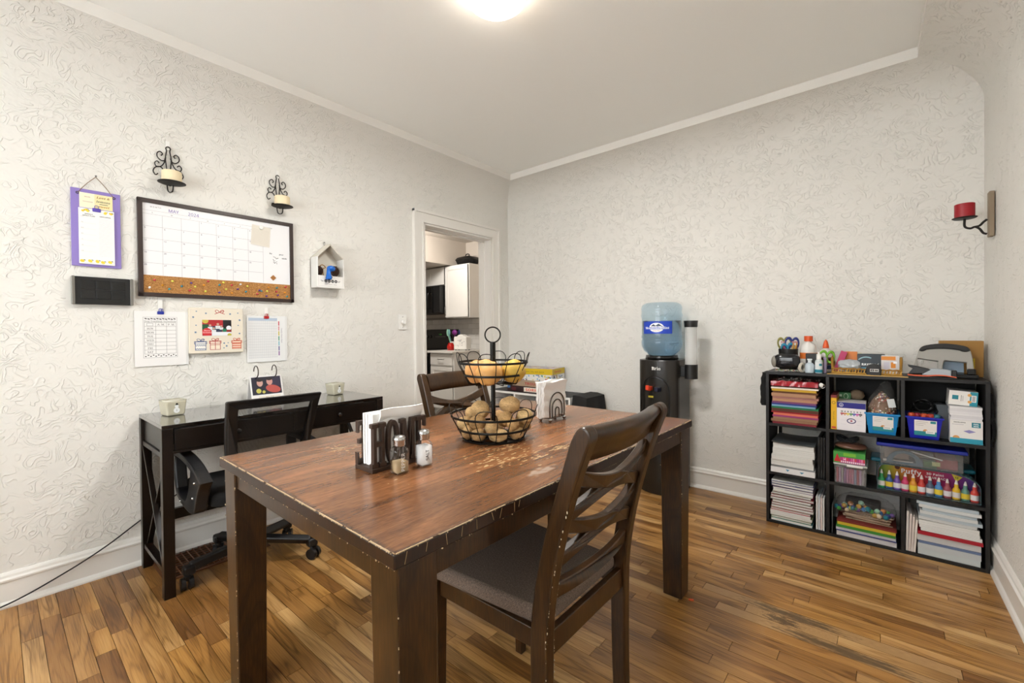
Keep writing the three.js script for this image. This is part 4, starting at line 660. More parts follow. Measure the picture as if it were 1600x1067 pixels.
// birdhouse shadow box with pine cones
{
  const t = thing('birdhouse_box', 'white house-shaped wooden shadow box hung beside the calendar board', 'shadow box', [WO, 1.468, 1.913], LW), w = .186, hw = w / 2, e = .2, ap = .292, D = .088, wood = std('#d6d0c4', .8), th = .007;
  mesh('side_panel', plain(th, e, D, -hw + th / 2, 0, D / 2), M.white, t); mesh('side_panel', plain(th, e, D, hw - th / 2, 0, D / 2), M.white, t);
  mesh('floor_panel', plain(w - 2 * th, th, D, 0, 0, D / 2), M.white, t);
  for (const s of [-1, 1]) { const l = Math.hypot(hw, ap - e), g = plain(l, th, D, 0, -th, D / 2).rotateZ(-s * Math.atan2(ap - e, hw)).translate(s * hw / 2, (e + ap) / 2, 0); mesh('roof_panel', g, wood, t); }
  mesh('back_panel', extr(poly([[-hw, 0], [hw, 0], [hw, e], [0, ap], [-hw, e]]), .005), wood, t);
  mesh('front_board', plain(w - 2 * th, .072, .006, 0, th, D - .006), M.white, t);
  mesh('front_print', face(w - 2 * th, .072, 0, th + .036, D + .0006), print(344, 144, (x, W2, h) => { x.fillStyle = '#eeece8'; x.fillRect(0, 0, W2, h); x.strokeStyle = '#8a8580'; x.strokeRect(4, 4, W2 - 8, h - 8); x.fillStyle = '#111'; x.fillRect(140, 6, 54, 20); x.font = 'bold 24px serif'; x.fillText('"be', 52, 72); x.fillText('of"', 288, 72); 'GOOD'.split('').forEach((c, i) => { x.fillStyle = '#111'; x.beginPath(); x.arc(104 + i * 46, 70, 20, 0, 7); x.fill(); x.fillStyle = '#eee'; x.font = 'bold 22px serif'; x.fillText(c, 104 + i * 46, 72); }); x.fillStyle = '#9b8f8a'; x.font = '15px sans-serif'; x.fillText('cheer  ·  season  ·  always', W2 / 2, 112); }), t);
  mesh('hanger', [tube([[0, ap - .005, .006], [-.006, ap + .02, .004], [.006, ap + .02, .004], [0, ap - .005, .006]], .0012, 16), new THREE.SphereGeometry(.004, 8, 6).translate(0, ap + .02, .008)], M.steel, t);
  const cone = (label, dx, s) => { const o = thing('pine_cone', label, 'pine cone', [WO + .05, 1.468 + .079, 1.913 - dx], LW), sc = [], q = rng(4); sc.push(new THREE.SphereGeometry(.02 * s, 10, 8).scale(1, 1.7, 1).translate(0, .034 * s, 0)); for (let i = 0; i < 70; i++) { const k = i / 70, a = i * 2.4, r = .024 * s * Math.sin(PI * (.12 + .8 * k)); sc.push(new THREE.ConeGeometry(.006 * s, .014 * s, 4).rotateZ(-PI / 2 + .5).translate(r, 0, 0).rotateY(a).translate(0, (.006 + k * .06) * s, 0)); } mesh('scales', sc, std('#3a2318', .8), o); };
  cone('dark brown pine cone at the right inside the house-shaped box', .049, 1.1); cone('dark brown pine cone at the left inside the house-shaped box', -.06, .95);
  const h = thing('rolled_bag', 'glossy blue plastic rolled bag hanging out of the house-shaped box', 'blue bag', [WO + .109, 1.468 + .05, 1.913 + .016], LW);
  mesh('roll', [new THREE.SphereGeometry(.026, 20, 14).scale(1.1, .75, .7).translate(.008, .075, 0), lathe([[0, 0], [.018, 0], [.02, .01], [.014, .04], [.012, .065], [0, .07]], 16).translate(-.012, .0, .006)], std('#1c66c4', .18), h);
  const st = thing('gold_ornament', 'small gold ornament standing inside the house-shaped box', 'ornament', [WO + .045, 1.468 + .079, 1.913 + .035], LW);
  mesh('wire', [tube([[-.006, 0, 0], [-.004, .05, 0], [-.022, .058, 0], [0, .075, 0], [.022, .058, 0], [.004, .05, 0], [.006, 0, 0]], .003, 40)], std('#a97b34', .35, { metalness: .7 }), st);
}
// dimmer on the left wall beside the door
{
  const t = thing('light_switch', 'white dimmer plate with a round knob beside the doorway', 'switch', [WO, 1.19, 1.287], LW);
  mesh('plate', bx(.075, .118, .006, 0, 0, .003, .003, 2), M.white, t); mesh('knob', cyl(.017, .015, .018, 0, 0, 0, 24).rotateX(PI / 2).translate(0, .06, .015), M.white, t);
  for (const y of [.018, .1]) mesh('screw', cyl(.003, .003, .002, 0, 0, 0, 8).rotateX(PI / 2).translate(0, y, .0065), M.steel, t);
}
// ------------------------------------------------------------------ on the desk
function snowJar(label, x, z, y, sc) {
  const t = thing('candle_jar', label, 'candle jar', [x, y, z], .15), s = .058; t.scale.set(sc, sc * 1.04, sc);
  const g = new RoundedBoxGeometry(s * 2, .092, s * 2, 3, .012).translate(0, .046, 0), P = g.attributes.position; for (let i = 0; i < P.count; i++) { const k = .84 + .16 * P.getY(i) / .092; P.setX(i, P.getX(i) * k); P.setZ(i, P.getZ(i) * k); } g.computeVertexNormals();
  mesh('jar', g, std('#c9c4ae', .25), t); mesh('rim', lathe([[.07, 0], [.074, 0], [.075, .01], [.071, .01]], 4).rotateY(PI / 4).scale(1.05, 1, 1.05).translate(0, .085, 0), std('#d8d5c4', .2), t);
  const r = new THREE.Group(); r.name = 'snowman_print'; t.add(r); r.rotation.y = PI / 2 - .15 + .15;
  mesh('snowman_body', [new THREE.CircleGeometry(.017, 24).translate(0, .033, .0565), new THREE.CircleGeometry(.011, 20).translate(0, .058, .0585)], std('#f1f3f2', .4), r);
  mesh('snowman_hat', [new THREE.PlaneGeometry(.016, .004).translate(0, .067, .0597), new THREE.PlaneGeometry(.01, .008).translate(0, .072, .0602)], M.black, r);
  mesh('snowman_buttons', [new THREE.CircleGeometry(.002, 8).translate(0, .036, .0572), new THREE.CircleGeometry(.002, 8).translate(0, .029, .0568)], M.black, r);
}
snowJar('frosted square candle jar with a snowman on the near end of the desk', .19, 2.795, .768, .78);
snowJar('frosted square candle jar with a snowman on the end of the desk toward the doorway', .16, 1.93, .768, .76);
{
  const t = thing('photo_flip_calendar', 'small photo flip calendar on two rings standing on the desk', 'calendar', [.1, .768, 2.33], LW);
  mesh('stand', [plain(.175, .158, .003, 0, 0, 0).rotateX(-.28).translate(0, 0, .044), plain(.175, .158, .003, 0, 0, 0).rotateX(.28).translate(0, 0, -.044)], M.paper, t);
  const pg = mesh('photo_page', face(.16, .104, 0, 0, 0).rotateX(-.28).translate(0, .096, .0195), print(330, 210, (x, w, h) => {
    x.fillStyle = '#1b1a2c'; x.fillRect(0, 0, w, h); x.fillStyle = '#2d2740'; x.fillRect(180, 0, 150, 120); for (const [a, b, c] of [[90, 70, '#c79a8e'], [200, 60, '#c99287']]) { x.fillStyle = c; x.beginPath(); x.ellipse(a, b, 34, 44, 0, 0, 7); x.fill(); x.fillStyle = '#241a1c'; x.beginPath(); x.ellipse(a, b - 34, 36, 20, 0, 0, 7); x.fill(); }
    x.fillStyle = '#b84f47'; x.beginPath(); x.ellipse(235, 150, 85, 45, .25, 0, 7); x.fill(); x.fillStyle = '#c9c25a'; x.beginPath(); x.arc(70, 165, 28, 0, 7); x.arc(125, 180, 18, 0, 7); x.fill();
  }), t);
  mesh('text_strip', face(.12, .015, .01, 0, 0).rotateX(-.28).translate(0, .03, .0385), print(160, 20, (x, w, h) => { x.fillStyle = '#e7dfd0'; x.fillRect(0, 0, w, h); x.fillStyle = '#7a6a58'; x.font = '13px sans-serif'; x.fillText('May 2024', w / 2, h / 2); }), t);
  for (const s of [-.05, .05]) mesh('ring', new THREE.TorusGeometry(.034, .003, 8, 28, PI * 1.5).rotateY(PI / 2).translate(s, .178, .0), std('#4a4038', .3, { metalness: .7 }), t);
}
// ------------------------------------------------------------------ on the table
{
  // two napkin-holder panels spelling HOME (read from the outside)
  const t = thing('napkin_holder', 'dark wooden napkin holder cut out as HOME letters', 'napkin holder', [1.748, TT, 2.586], PI / 2), wd = std('#38261b', .5);
  mesh('base', bx(.195, .013, .092, 0, 0, 0, .002), wd, t);
  const word = () => { const g = new TextGeometry('HOME', { font, size: .1, depth: .013, curveSegments: 6, bevelEnabled: true, bevelSize: .0012, bevelThickness: .001, bevelSegments: 1 }); g.computeBoundingBox(); const b = g.boundingBox; g.translate(-(b.min.x + b.max.x) / 2, -b.min.y, -.0065); g.scale(.195 / (b.max.x - b.min.x), .13 / (b.max.y - b.min.y), 1); return g; };
  mesh('letter_panel', word().translate(0, .012, .038), wd, t); mesh('letter_panel', word().rotateY(PI).translate(0, .012, -.038), wd, t);
  const n = thing('napkin_stack', 'stack of folded white napkins standing in the HOME holder', 'napkins', [1.748, TT + .013, 2.586], PI / 2);
  const q = rng(2); for (let i = 0; i < 9; i++) { const g = new THREE.BoxGeometry(.165, .148, .0055, 8, 6, 1), P = g.attributes.position; for (let k = 0; k < P.count; k++) { P.setZ(k, P.getZ(k) + .002 * Math.sin(P.getX(k) * 30 + i) * (P.getY(k) + .08) / .15); } g.computeVertexNormals(); mesh('napkin', g.translate((q() - .5) * .006, .075 + q() * .003, -.024 + i * .006), M.napkin, n); }
  const g = new THREE.BoxGeometry(.15, .045, .004, 10, 4, 1), P = g.attributes.position; for (let k = 0; k < P.count; k++) { const y = P.getY(k); P.setZ(k, P.getZ(k) + .008 * Math.sin((y + .02) * 60) + .004 * Math.sin(P.getX(k) * 40)); } g.computeVertexNormals(); mesh('napkin', g.rotateX(.25).translate(.012, .142, .027), M.napkin, n);
}
function shaker(name, label, x, z, turn, fill, fillCol, word) {
  const t = thing(name, label, 'shaker', [x, TT, z], turn), w = .039;
  const shell = new THREE.MeshPhysicalMaterial({ color: '#ffffff', roughness: .02, transmission: 1, thickness: 0, ior: 1.45 });
  const pts = [[0, 0], [w * .66, 0], [w * .7, .006], [w * .7, .062], [w * .62, .07], [.015, .078], [.0145, .086]];
  mesh('glass', lathe(pts, 4).rotateY(PI / 4), shell, t);
  mesh('contents', lathe([[0, .003], [w * .62, .003], [w * .64, .007], [w * .64, fill], [0, fill + .004]], 4).rotateY(PI / 4), std(fillCol, .9), t);
  const c = mesh('cap', lathe([[.0155, .078], [.017, .08], [.017, .092], [.0185, .093], [.0185, .1], [.015, .106], [.006, .1085], [0, .109]], 28), M.chrome, t);
  mesh('hole', [...Array(7).keys()].map((i) => new THREE.CircleGeometry(.0012, 6).rotateX(-PI / 2).translate(i ? .006 * Math.cos(i) : 0, .1092 - (i ? .0006 : 0), i ? .006 * Math.sin(i) : 0)), M.black, c);
  const L = new TextGeometry(word, { font: sansFont, size: .011, depth: .0004, curveSegments: 3, bevelEnabled: false }); L.computeBoundingBox(); L.translate(-(L.boundingBox.max.x + L.boundingBox.min.x) / 2, -.0055, 0).rotateZ(PI / 2).rotateY(PI / 2).translate(w * .497, .034, 0);
  mesh('lettering', L, word === 'SALT' ? M.black : M.white, t);
}
const sansFont = await new FontLoader().loadAsync('fonts/droid/droid_sans_regular.typeface.json');
shaker('pepper_shaker', 'square glass pepper shaker half full of tan ground pepper', 1.842, 2.626, -.1, .034, '#a58d6a', 'PEPPER');
shaker('salt_shaker', 'square glass salt shaker full of white salt', 1.838, 2.536, -.1, .06, '#f2f2f2', 'SALT');
// two-tier wire basket
{
  const bxx = 1.768, bz = 2.15, t = thing('tiered_basket', 'black two-tier wire fruit basket with a ring handle on the table', 'basket', [bxx, TT, bz]);
  mesh('post', [cyl(.0085, .0085, .24, 0, .02, 0, 16), cyl(.0105, .0105, .075, 0, .285, 0, 16), cyl(.008, .008, .05, 0, .25, 0, 12)], M.blackMetal, t);
  mesh('ring_handle', new THREE.TorusGeometry(.029, .0028, 8, 36).rotateY(-PI / 4 + 1.45).translate(0, .388, 0), M.blackMetal, t);
  mesh('foot_ring', [lathe([[.1, 0], [.118, 0], [.118, .007], [.1, .007], [.1, 0]], 48), ...[0, 1, 2, 3].map((i) => bar([0, .006, 0], [.11 * Math.cos(i * PI / 2), .005, .11 * Math.sin(i * PI / 2)], .004, .004))], M.blackMetal, t);
  const tier = (nm, y0, hgt, r0, r1, nL) => {
    const band = (y, r) => lathe([[r - .001, y - .004], [r + .0012, y - .004], [r + .0012, y + .004], [r - .001, y + .004], [r - .001, y - .004]], 56);
    const g = mesh(nm, [band(y0 + hgt, r1), band(y0 + hgt * .42, r0 + (r1 - r0) * .42)], M.blackMetal, t);
    const loops = []; for (let i = 0; i < nL; i++) { const a = i * 2 * PI / nL + .2, da = PI / nL * .62, P = (an, y, r) => [Math.cos(an) * r, y, Math.sin(an) * r]; const ro = (k) => r0 + (r1 - r0) * k; loops.push(tube([P(a - da * .9, y0, ro(0)), P(a - da, y0 + hgt * .5, ro(.5)), P(a - da, y0 + hgt, ro(1)), P(a - da * .9, y0 + hgt + .02, ro(1.1)), P(a - da * .45, y0 + hgt + .034, ro(1.18)), P(a + da * .45, y0 + hgt + .034, ro(1.18)), P(a + da * .9, y0 + hgt + .02, ro(1.1)), P(a + da, y0 + hgt, ro(1)), P(a + da, y0 + hgt * .5, ro(.5)), P(a + da * .9, y0, ro(0))], .0017, 44, 5)); loops.push(bar(P(a - da * .9, y0, r0), [0, y0 + .001, 0], .003, .003, 0)); loops.push(bar(P(a + da * .9, y0, r0), [0, y0 + .001, 0], .003, .003, 0)); }
    loops.forEach((l, i) => mesh('wire', l, M.blackMetal, g));
  };
  tier('lower_tier', .008, .082, .118, .16, 8); tier('upper_tier', .205, .08, .092, .131, 8);
  const q = rng(19);
  const potMats = ['#dcc098', '#e2c8a0', '#d2b48a', '#e6cfa8'].map((c) => std(c, .8));
  const potTex = dataTex(256, 256, (u, v) => { const n = pn(u * 24, v * 24, 24, 24) * 22 + pn(u * 6, v * 6, 6, 6) * 26, s = pn(u * 40 + 3, v * 40, 40, 40) > .5 ? -46 : 0; return [226 + n + s, 212 + n + s, 186 + n + s]; }); potMats.forEach((m) => { m.map = potTex; });
  const blob = (s, seed) => { const g = new THREE.SphereGeometry(1, 22, 16), P = g.attributes.position; for (let i = 0; i < P.count; i++) { const x = P.getX(i), y = P.getY(i), z = P.getZ(i), k = 1 + .13 * pn(x * 1.3 + seed, y * 1.3 + z * 1.7 + seed * 2, 256, 256) + .05 * pn(x * 4 + seed, z * 4 + y * 3, 256, 256); P.setXYZ(i, x * k * s[0], y * k * s[1], z * k * s[2]); } g.computeVertexNormals(); return g; };
  // towards the camera is (+x, +z); right in the picture is (+x, -z)
  const F = [.646, .763], R = [.763, -.646];
  const pot = (label, r, f, y, s, ry, i) => single('potato', blob(s, i * 3.7 + 1), potMats[i % 4], label, 'potato', [bxx + R[0] * r + F[0] * f, TT + y, bz + R[1] * r + F[1] * f], ry, 'potatoes in the lower tier');
  [['large lumpy potato lying on top right of the lower basket heap', .063, -.01, .122, [.041, .031, .034], .4], ['large round potato on top left of the lower basket heap', -.05, .0, .106, [.036, .033, .034], 1.1],
    ['small round potato at the right front of the lower basket', .075, .07, .062, [.023, .022, .022], 0], ['pale potato at the front centre just right of the post', .02, .095, .03, [.034, .024, .026], .7],
    ['potato at the front left on the bottom of the lower basket', -.05, .085, .03, [.027, .023, .026], .3], ['potato at the front middle standing under the black post', -.003, .1, .058, [.024, .026, .02], .2],
    ['tan potato in the middle layer at the left front of the lower basket', -.055, .055, .068, [.031, .026, .026], .9], ['potato at the far left side of the lower basket', -.108, .02, .058, [.028, .026, .034], .6],
    ['potato low at the left front corner of the lower basket', -.09, .055, .032, [.026, .024, .026], .2], ['potato behind the top left one in the lower basket', -.085, -.05, .082, [.03, .027, .028], .1],
    ['potato in the middle layer right of the post', .045, .04, .076, [.032, .027, .027], 1.3], ['long potato at the far right side of the lower basket', .118, .005, .08, [.032, .028, .04], .8],
    ['potato low at the right front corner of the lower basket', .085, .06, .03, [.028, .023, .025], .5], ['potato at the right edge under the long one', .115, -.02, .04, [.028, .025, .03], .2],
    ['potato at the back of the lower basket behind the post', .02, -.085, .055, [.035, .03, .032], .2], ['potato at the bottom centre of the lower basket', 0, -.0, .036, [.034, .026, .034], .5]].forEach((a, i) => pot(...a, i));
  const cit = ['#dba060', '#dca45e', '#d2ab4a', '#dba668'].map((c) => std(c, .5)), bumpC = dataTex(128, 128, (u, v) => { const n = 128 + pn(u * 50, v * 50, 50, 50) * 90; return [n, n, n]; }, false); cit.forEach((m) => { m.bumpMap = bumpC; m.bumpScale = .0008; });
  const fr = (label, r, f, y, s, i) => { const o = thing('grapefruit', label, 'grapefruit', [bxx + R[0] * r + F[0] * f, TT + y, bz + R[1] * r + F[1] * f], i); mesh('peel', blob([s, s * .94, s], i * 9 + 40), cit[i], o); mesh('stem_scar', new THREE.CircleGeometry(.004, 8).rotateX(-.6).translate(0, s * .78, s * .52), std('#7a6a2c', .8), o); };
  fr('orange grapefruit at the left in the upper basket', -.062, -.005, .25, .046, 0); fr('orange grapefruit at the front of the upper basket', -.012, .055, .248, .048, 1); fr('yellow-gold grapefruit at the right in the upper basket', .075, .01, .25, .046, 2); fr('orange grapefruit at the back left of the upper basket', -.035, -.066, .25, .044, 3);
}
// wire napkin holder with napkins
{
  const t = thing('wire_napkin_holder', 'chrome rainbow-arch wire napkin holder on ball feet', 'napkin holder', [1.752, TT, 1.74], PI / 2), m = std('#6d6a66', .25, { metalness: 1 });
  const arch = (w, h, z) => tube([[-w, .016, z], [-w, h - w, z], ...[1, 2, 3, 4, 5].map((i) => [-w * Math.cos(i * PI / 6), h - w + w * Math.sin(i * PI / 6), z]), [w, h - w, z], [w, .016, z]], .003, 40, 6);
  for (const z of [-.026, .026]) for (const [w, h] of [[.056, .125], [.037, .095], [.014, .06]]) mesh('arch', arch(w, h, z), m, t);
  mesh('base_frame', [tube([[-.06, .016, -.026], [.06, .016, -.026]], .0025, 4), tube([[-.06, .016, .026], [.06, .016, .026]], .0025, 4), tube([[-.056, .016, -.026], [-.056, .016, .026]], .0025, 4), tube([[.056, .016, -.026], [.056, .016, .026]], .0025, 4)], m, t);
  for (const x of [-.055, .055]) for (const z of [-.026, .026]) mesh('foot', new THREE.SphereGeometry(.009, 14, 10).translate(x, .009, z), M.chrome, t);
  const n = thing('napkin_stack', 'embossed white paper napkins standing in the wire holder', 'napkins', [1.752, TT + .019, 1.74], PI / 2), q = rng(6);
  for (let i = 0; i < 7; i++) { const g = new THREE.BoxGeometry(.168, .155, .006, 20, 16, 1), P = g.attributes.position; for (let k = 0; k < P.count; k++) { const x = P.getX(k), y = P.getY(k), flop = Math.max(0, y - .045); P.setZ(k, P.getZ(k) + .0022 * Math.sin(y * 150 + x * 20 + i) * Math.min(1, Math.abs(x) / .04) + flop * (i > 4 ? .35 : i < 2 ? -.2 : .05)); P.setY(k, y + .003 * Math.sin(x * 45 + i)); } g.computeVertexNormals(); mesh('napkin', g.translate(-.006 + (q() - .5) * .006, .0805, -.0195 + i * .0063), M.napkin, n); }
}
// ------------------------------------------------------------------ water cooler by the back wall
{
  const t = thing('water_cooler', 'tall black water dispenser with red and blue taps against the wall', 'water cooler', [1.655, 0, .06]);
  const w = .29, body = std('#221f1b', .26), s = new THREE.Shape();   // plan: flat back, bowed front
  s.moveTo(-w / 2, 0); s.lineTo(-w / 2, -.2); s.bezierCurveTo(-w / 2, -.25, -.07, -.285, 0, -.285); s.bezierCurveTo(.07, -.285, w / 2, -.25, w / 2, -.2); s.lineTo(w / 2, 0); s.closePath();
  mesh('body', extr(s, .955, .006, 14).rotateX(-PI / 2), body, t);
  const zF = (x) => .2 + .085 * Math.sqrt(Math.max(0, 1 - Math.pow(x / (w / 2), 2)));
  const bend = (g, o) => { const P = g.attributes.position; for (let i = 0; i < P.count; i++) P.setZ(i, P.getZ(i) + zF(P.getX(i)) * .97 + .0055 + o); g.computeVertexNormals(); return g; };
  const arch = (rw, y0, y1) => { const q = new THREE.Shape(); q.moveTo(-rw, y0); q.lineTo(rw, y0); q.lineTo(rw, y1 - rw); q.absellipse(0, y1 - rw, rw, rw, 0, PI); q.closePath(); return q; };
  const fine = (sh, d) => { const g = new THREE.ExtrudeGeometry(sh, { depth: d, bevelEnabled: false, curveSegments: 20 }); return g; };
  const ring = arch(.098, .42, .84); ring.holes.push(new THREE.Path(arch(.088, .43, .83).getPoints(20)));
  mesh('arch_recess', bend(fine(arch(.088, .43, .83), .003), -.001), M.black, t);
  mesh('arch_rim', bend(fine(ring, .01), -.002), std('#050505', .3), t);
  mesh('tap', [bx(.032, .03, .05, -.03, .74, .31, .006), bx(.026, .035, .018, -.03, .745, .342, .005)], std('#d8401f', .35), t);
  mesh('tap', [bx(.03, .03, .05, .032, .735, .31, .006), bx(.026, .03, .018, .032, .74, .34, .005)], std('#171b33', .35), t);
  mesh('sticker', face(.036, .013, -.026, .695, .2955), print(72, 26, (x, a, b) => { x.fillStyle = '#d3c134'; x.fillRect(0, 0, a, b); x.fillStyle = '#665a10'; x.font = '11px sans-serif'; x.fillText('CAUTION', a / 2, b / 2); }), t);
  const L = new TextGeometry('Brio', { font, size: .022, depth: .001, curveSegments: 4, bevelEnabled: false }); L.computeBoundingBox(); L.translate(-L.boundingBox.max.x / 2 + .012, .885, .2925); mesh('logo', L, M.white, t);
  mesh('collar', lathe([[.09, .955], [.115, .958], [.11, .985], [.085, .985], [.07, .96]], 40).translate(0, 0, .155), M.blackGloss, t);
  mesh('base_plate', bx(.27, .03, .22, 0, 0, .11, .004), M.black, t);
  // bottle
  const b = thing('water_bottle', 'large blue water jug upended on the black dispenser', 'water jug', [1.655, .972, .215]);
  const R = .143, prof = [[.06, 0], [.085, .01], [.125, .045], [.14, .075], [R, .1], [R, .12], [R - .007, .13], [R, .14], [R, .152], [R - .004, .16], [R - .004, .285], [R, .292], [R + .002, .3], [R, .312], [R - .004, .318], [R - .002, .335], [R, .352], [R - .008, .376], [R - .03, .392], [.05, .396], [0, .39]];
  mesh('jug', lathe(prof, 64), new THREE.MeshPhysicalMaterial({ color: '#e2eef5', roughness: .06, transmission: .92, thickness: 0, ior: 1.4 }), b);
  mesh('water', lathe([[0, .004], [.058, .004], [.083, .014], [.122, .049], [.136, .08], [R - .006, .1], [R - .011, .13], [R - .006, .146], [R - .009, .16], [R - .009, .262], [0, .262]], 64), new THREE.MeshPhysicalMaterial({ color: '#ffffff', roughness: .03, transmission: 1, thickness: .2, ior: 1.2, attenuationColor: new THREE.Color('#a3cbe6'), attenuationDistance: .5 }), b);
  const lb = new THREE.CylinderGeometry(R + .0012, R + .0012, .088, 40, 1, true, -.62, 1.5).translate(0, .213, 0);
  mesh('label', lb, new THREE.MeshStandardMaterial({ roughness: .4, map: canvasTex(420, 176, (x, w2, h) => { x.fillStyle = '#1742b8'; x.fillRect(0, 0, w2, h); x.fillStyle = '#f2f4f8'; x.beginPath(); x.ellipse(w2 / 2, h / 2, 100, 66, 0, 0, 7); x.fill(); x.fillStyle = '#2c3e60'; x.beginPath(); x.moveTo(130, 70); x.lineTo(170, 40); x.lineTo(200, 62); x.lineTo(240, 34); x.lineTo(285, 70); x.fill(); x.font = 'bold 46px serif'; x.lineWidth = 8; x.strokeStyle = '#1742b8'; x.strokeText('Mountain Mist', w2 / 2, 94); x.fillStyle = '#fff'; x.fillText('Mountain Mist', w2 / 2, 94); x.fillStyle = '#b8566a'; x.font = '18px sans-serif'; x.fillText('spring water', w2 / 2, 130); }) }), b);
  // cup dispenser on the side of the cooler
  const c = thing('cup_dispenser', 'clear tube cup dispenser with black ends fixed beside the dispenser', 'cup dispenser', [1.865, .825, .22]);
  mesh('holder', [cyl(.044, .044, .1, 0, 0, 0, 28), bx(.055, .075, .05, -.04, .012, 0, .006)], M.black, c);
  mesh('tube', new THREE.CylinderGeometry(.04, .04, .3, 36, 1, true).translate(0, .24, 0), new THREE.MeshPhysicalMaterial({ color: '#f4f4f2', roughness: .2, transmission: .6, thickness: 0, ior: 1.4 }), c);
  mesh('lid', lathe([[.043, .36], [.044, .385], [.047, .405], [.04, .4], [0, .395]], 28), M.black, c);
}
single('blue_tub', [lathe([[0, 0], [.12, 0], [.13, .02], [.13, .09], [.12, .11], [0, .112]], 36)], std('#2d7fc0', .3), 'bright blue plastic tub on the floor behind the dispenser', 'tub', [1.34, 0, .16]);

// ------------------------------------------------------------------ games shelf in the corner
{
  const x0 = .05, x1 = .94, h = .622, t = thing('game_shelf', 'white low cube shelf holding board games in the corner', 'shelf', [(x0 + x1) / 2, 0, .19]), w = x1 - x0;
  mesh('top_panel', bx(w, .018, .3, 0, h - .018, 0, .001), M.white, t); mesh('top_cover', bx(w - .004, .003, .296, 0, h, 0, .001), std('#2a2a2c', .6), t);
  mesh('bottom_panel', bx(w, .018, .3, 0, 0, 0, .001), M.white, t); mesh('shelf_board', bx(w - .04, .018, .29, 0, .3, 0, .001), M.white, t);
  for (const x of [-w / 2 + .009, -w / 6, w / 6, w / 2 - .009]) mesh('side_panel', bx(.018, h - .036, .29, x, .018, 0, .001), M.white, t);
  mesh('back_panel', plain(w - .03, h - .03, .006, 0, .015, -.14), std('#8b8b8a', .7), t);
}
{
  const pr = (base, txt, tc, fs, extra) => print(512, 96, (x, w, h) => { x.fillStyle = base; x.fillRect(0, 0, w, h); if (extra) extra(x, w, h); x.fillStyle = tc; x.font = `bold ${fs}px sans-serif`; x.fillText(txt, w * .7, h * .52); }, .4);
  const pr2 = (base, txt, tc, fs, extra) => print(384, 96, (x, w, h) => { x.fillStyle = base; x.fillRect(0, 0, w, h); if (extra) extra(x, w, h); x.fillStyle = tc; x.font = `bold ${fs}px sans-serif`; x.fillText(txt, w * .5, h * .52); }, .4);
  const confetti = (n, seed, cols) => (x, w, h) => { const q = rng(seed); for (let i = 0; i < n; i++) { x.fillStyle = cols[i % cols.length]; x.fillRect(q() * w, q() * h, 8 + q() * 26, 8 + q() * 22); } };
  const game = (label, y, hh, w, d, turn, front, side, lid, dx = 0) => {
    const o = thing('board_game_box', label, 'board game', [.64 + dx, y, .185], turn, 'board games on the white shelf');
    mesh('box', bx(w, hh, d, 0, 0, 0, .0015), lid, o); mesh('front_print', face(w - .002, hh - .002, 0, hh / 2, d / 2 + .0006), front, o); mesh('side_print', face(d - .002, hh - .002, 0, 0, 0).rotateY(PI / 2).translate(w / 2 + .0006, hh / 2, 0), side, o);
  };
  const Y0 = .626;
  game('dark red flat game box lettered SORRY at the bottom of the games stack', Y0, .05, .42, .26, .02, pr('#30191c', 'SORRY!', '#e8553d', 62, (x, w, h) => { x.fillStyle = '#3f6fa5'; x.fillRect(0, 0, 40, 40); x.fillStyle = '#efe6d6'; x.fillRect(230, 10, 250, 76); x.fillStyle = '#5b2027'; x.fillRect(60, 20, 60, 60); }), pr2('#30191c', 'SORRY!', '#e8553d', 54), std('#2d1a1c', .5), -.18);
  game('grey-beige game box with red lettering second from the bottom of the games stack', Y0 + .051, .055, .4, .25, -.02, pr('#a8937c', 'TROUBLE', '#b23a33', 58), pr2('#a8937c', 'TROUBLE', '#b23a33', 50), std('#9b8874', .5), -.17);
  game('white game box with small colourful pictures under the yellow one', Y0 + .107, .055, .4, .24, .1, pr('#e4e2de', '', '#333', 20, confetti(40, 5, ['#5d87b5', '#b5614f', '#4e8f7a', '#7a5240', '#d6c25a', '#7fb0d6'])), pr2('#e0dedb', '', '#333', 20, confetti(26, 15, ['#5d87b5', '#94524a', '#d6c25a', '#3f4f55'])), std('#e4e2de', .5), -.13);
  game('yellow game box on top of the games stack', Y0 + .163, .052, .4, .25, .16, print(512, 80, (x, w, h) => { x.fillStyle = '#d3b414'; x.fillRect(0, 0, w, h); x.fillStyle = '#5d4e08'; x.font = '26px sans-serif'; x.fillText('The Classic Silly Skill Game', w * .5, h * .55); x.fillStyle = '#c2401f'; x.fillRect(8, 14, 40, 40); }, .4), print(384, 80, (x, w, h) => { x.fillStyle = '#cdb018'; x.fillRect(0, 0, w, h); x.fillStyle = '#b8321c'; x.font = 'bold 44px sans-serif'; x.fillText('Operation', w * .42, h * .5); }, .4), print(256, 160, (x, w, h) => { x.fillStyle = '#c7b9b4'; x.fillRect(0, 0, w, h); confetti(40, 25, ['#7f6f9a', '#b8645a', '#d8cf9a', '#6a87a0'])(x, w, h); }, .4), -.13);
  // boxes in the upper cells
  single('puzzle_box', bx(.14, .2, .2, 0, 0, 0, .002), print(128, 180, (x, w, h) => { x.fillStyle = '#ded8d8'; x.fillRect(0, 0, w, h); confetti(30, 35, ['#b8324a', '#7d3a86', '#d07a3a', '#2c3c70'])(x, w, h); }), 'bright picture puzzle box in the left upper cell of the white shelf', 'puzzle box', [.24, .319, .2]);
  single('puzzle_box', bx(.024, .2, .2, 0, 0, 0, .002), std('#2f62a8', .5), 'slim blue puzzle box beside the picture puzzle in the white shelf', 'puzzle box', [.323, .319, .2]);
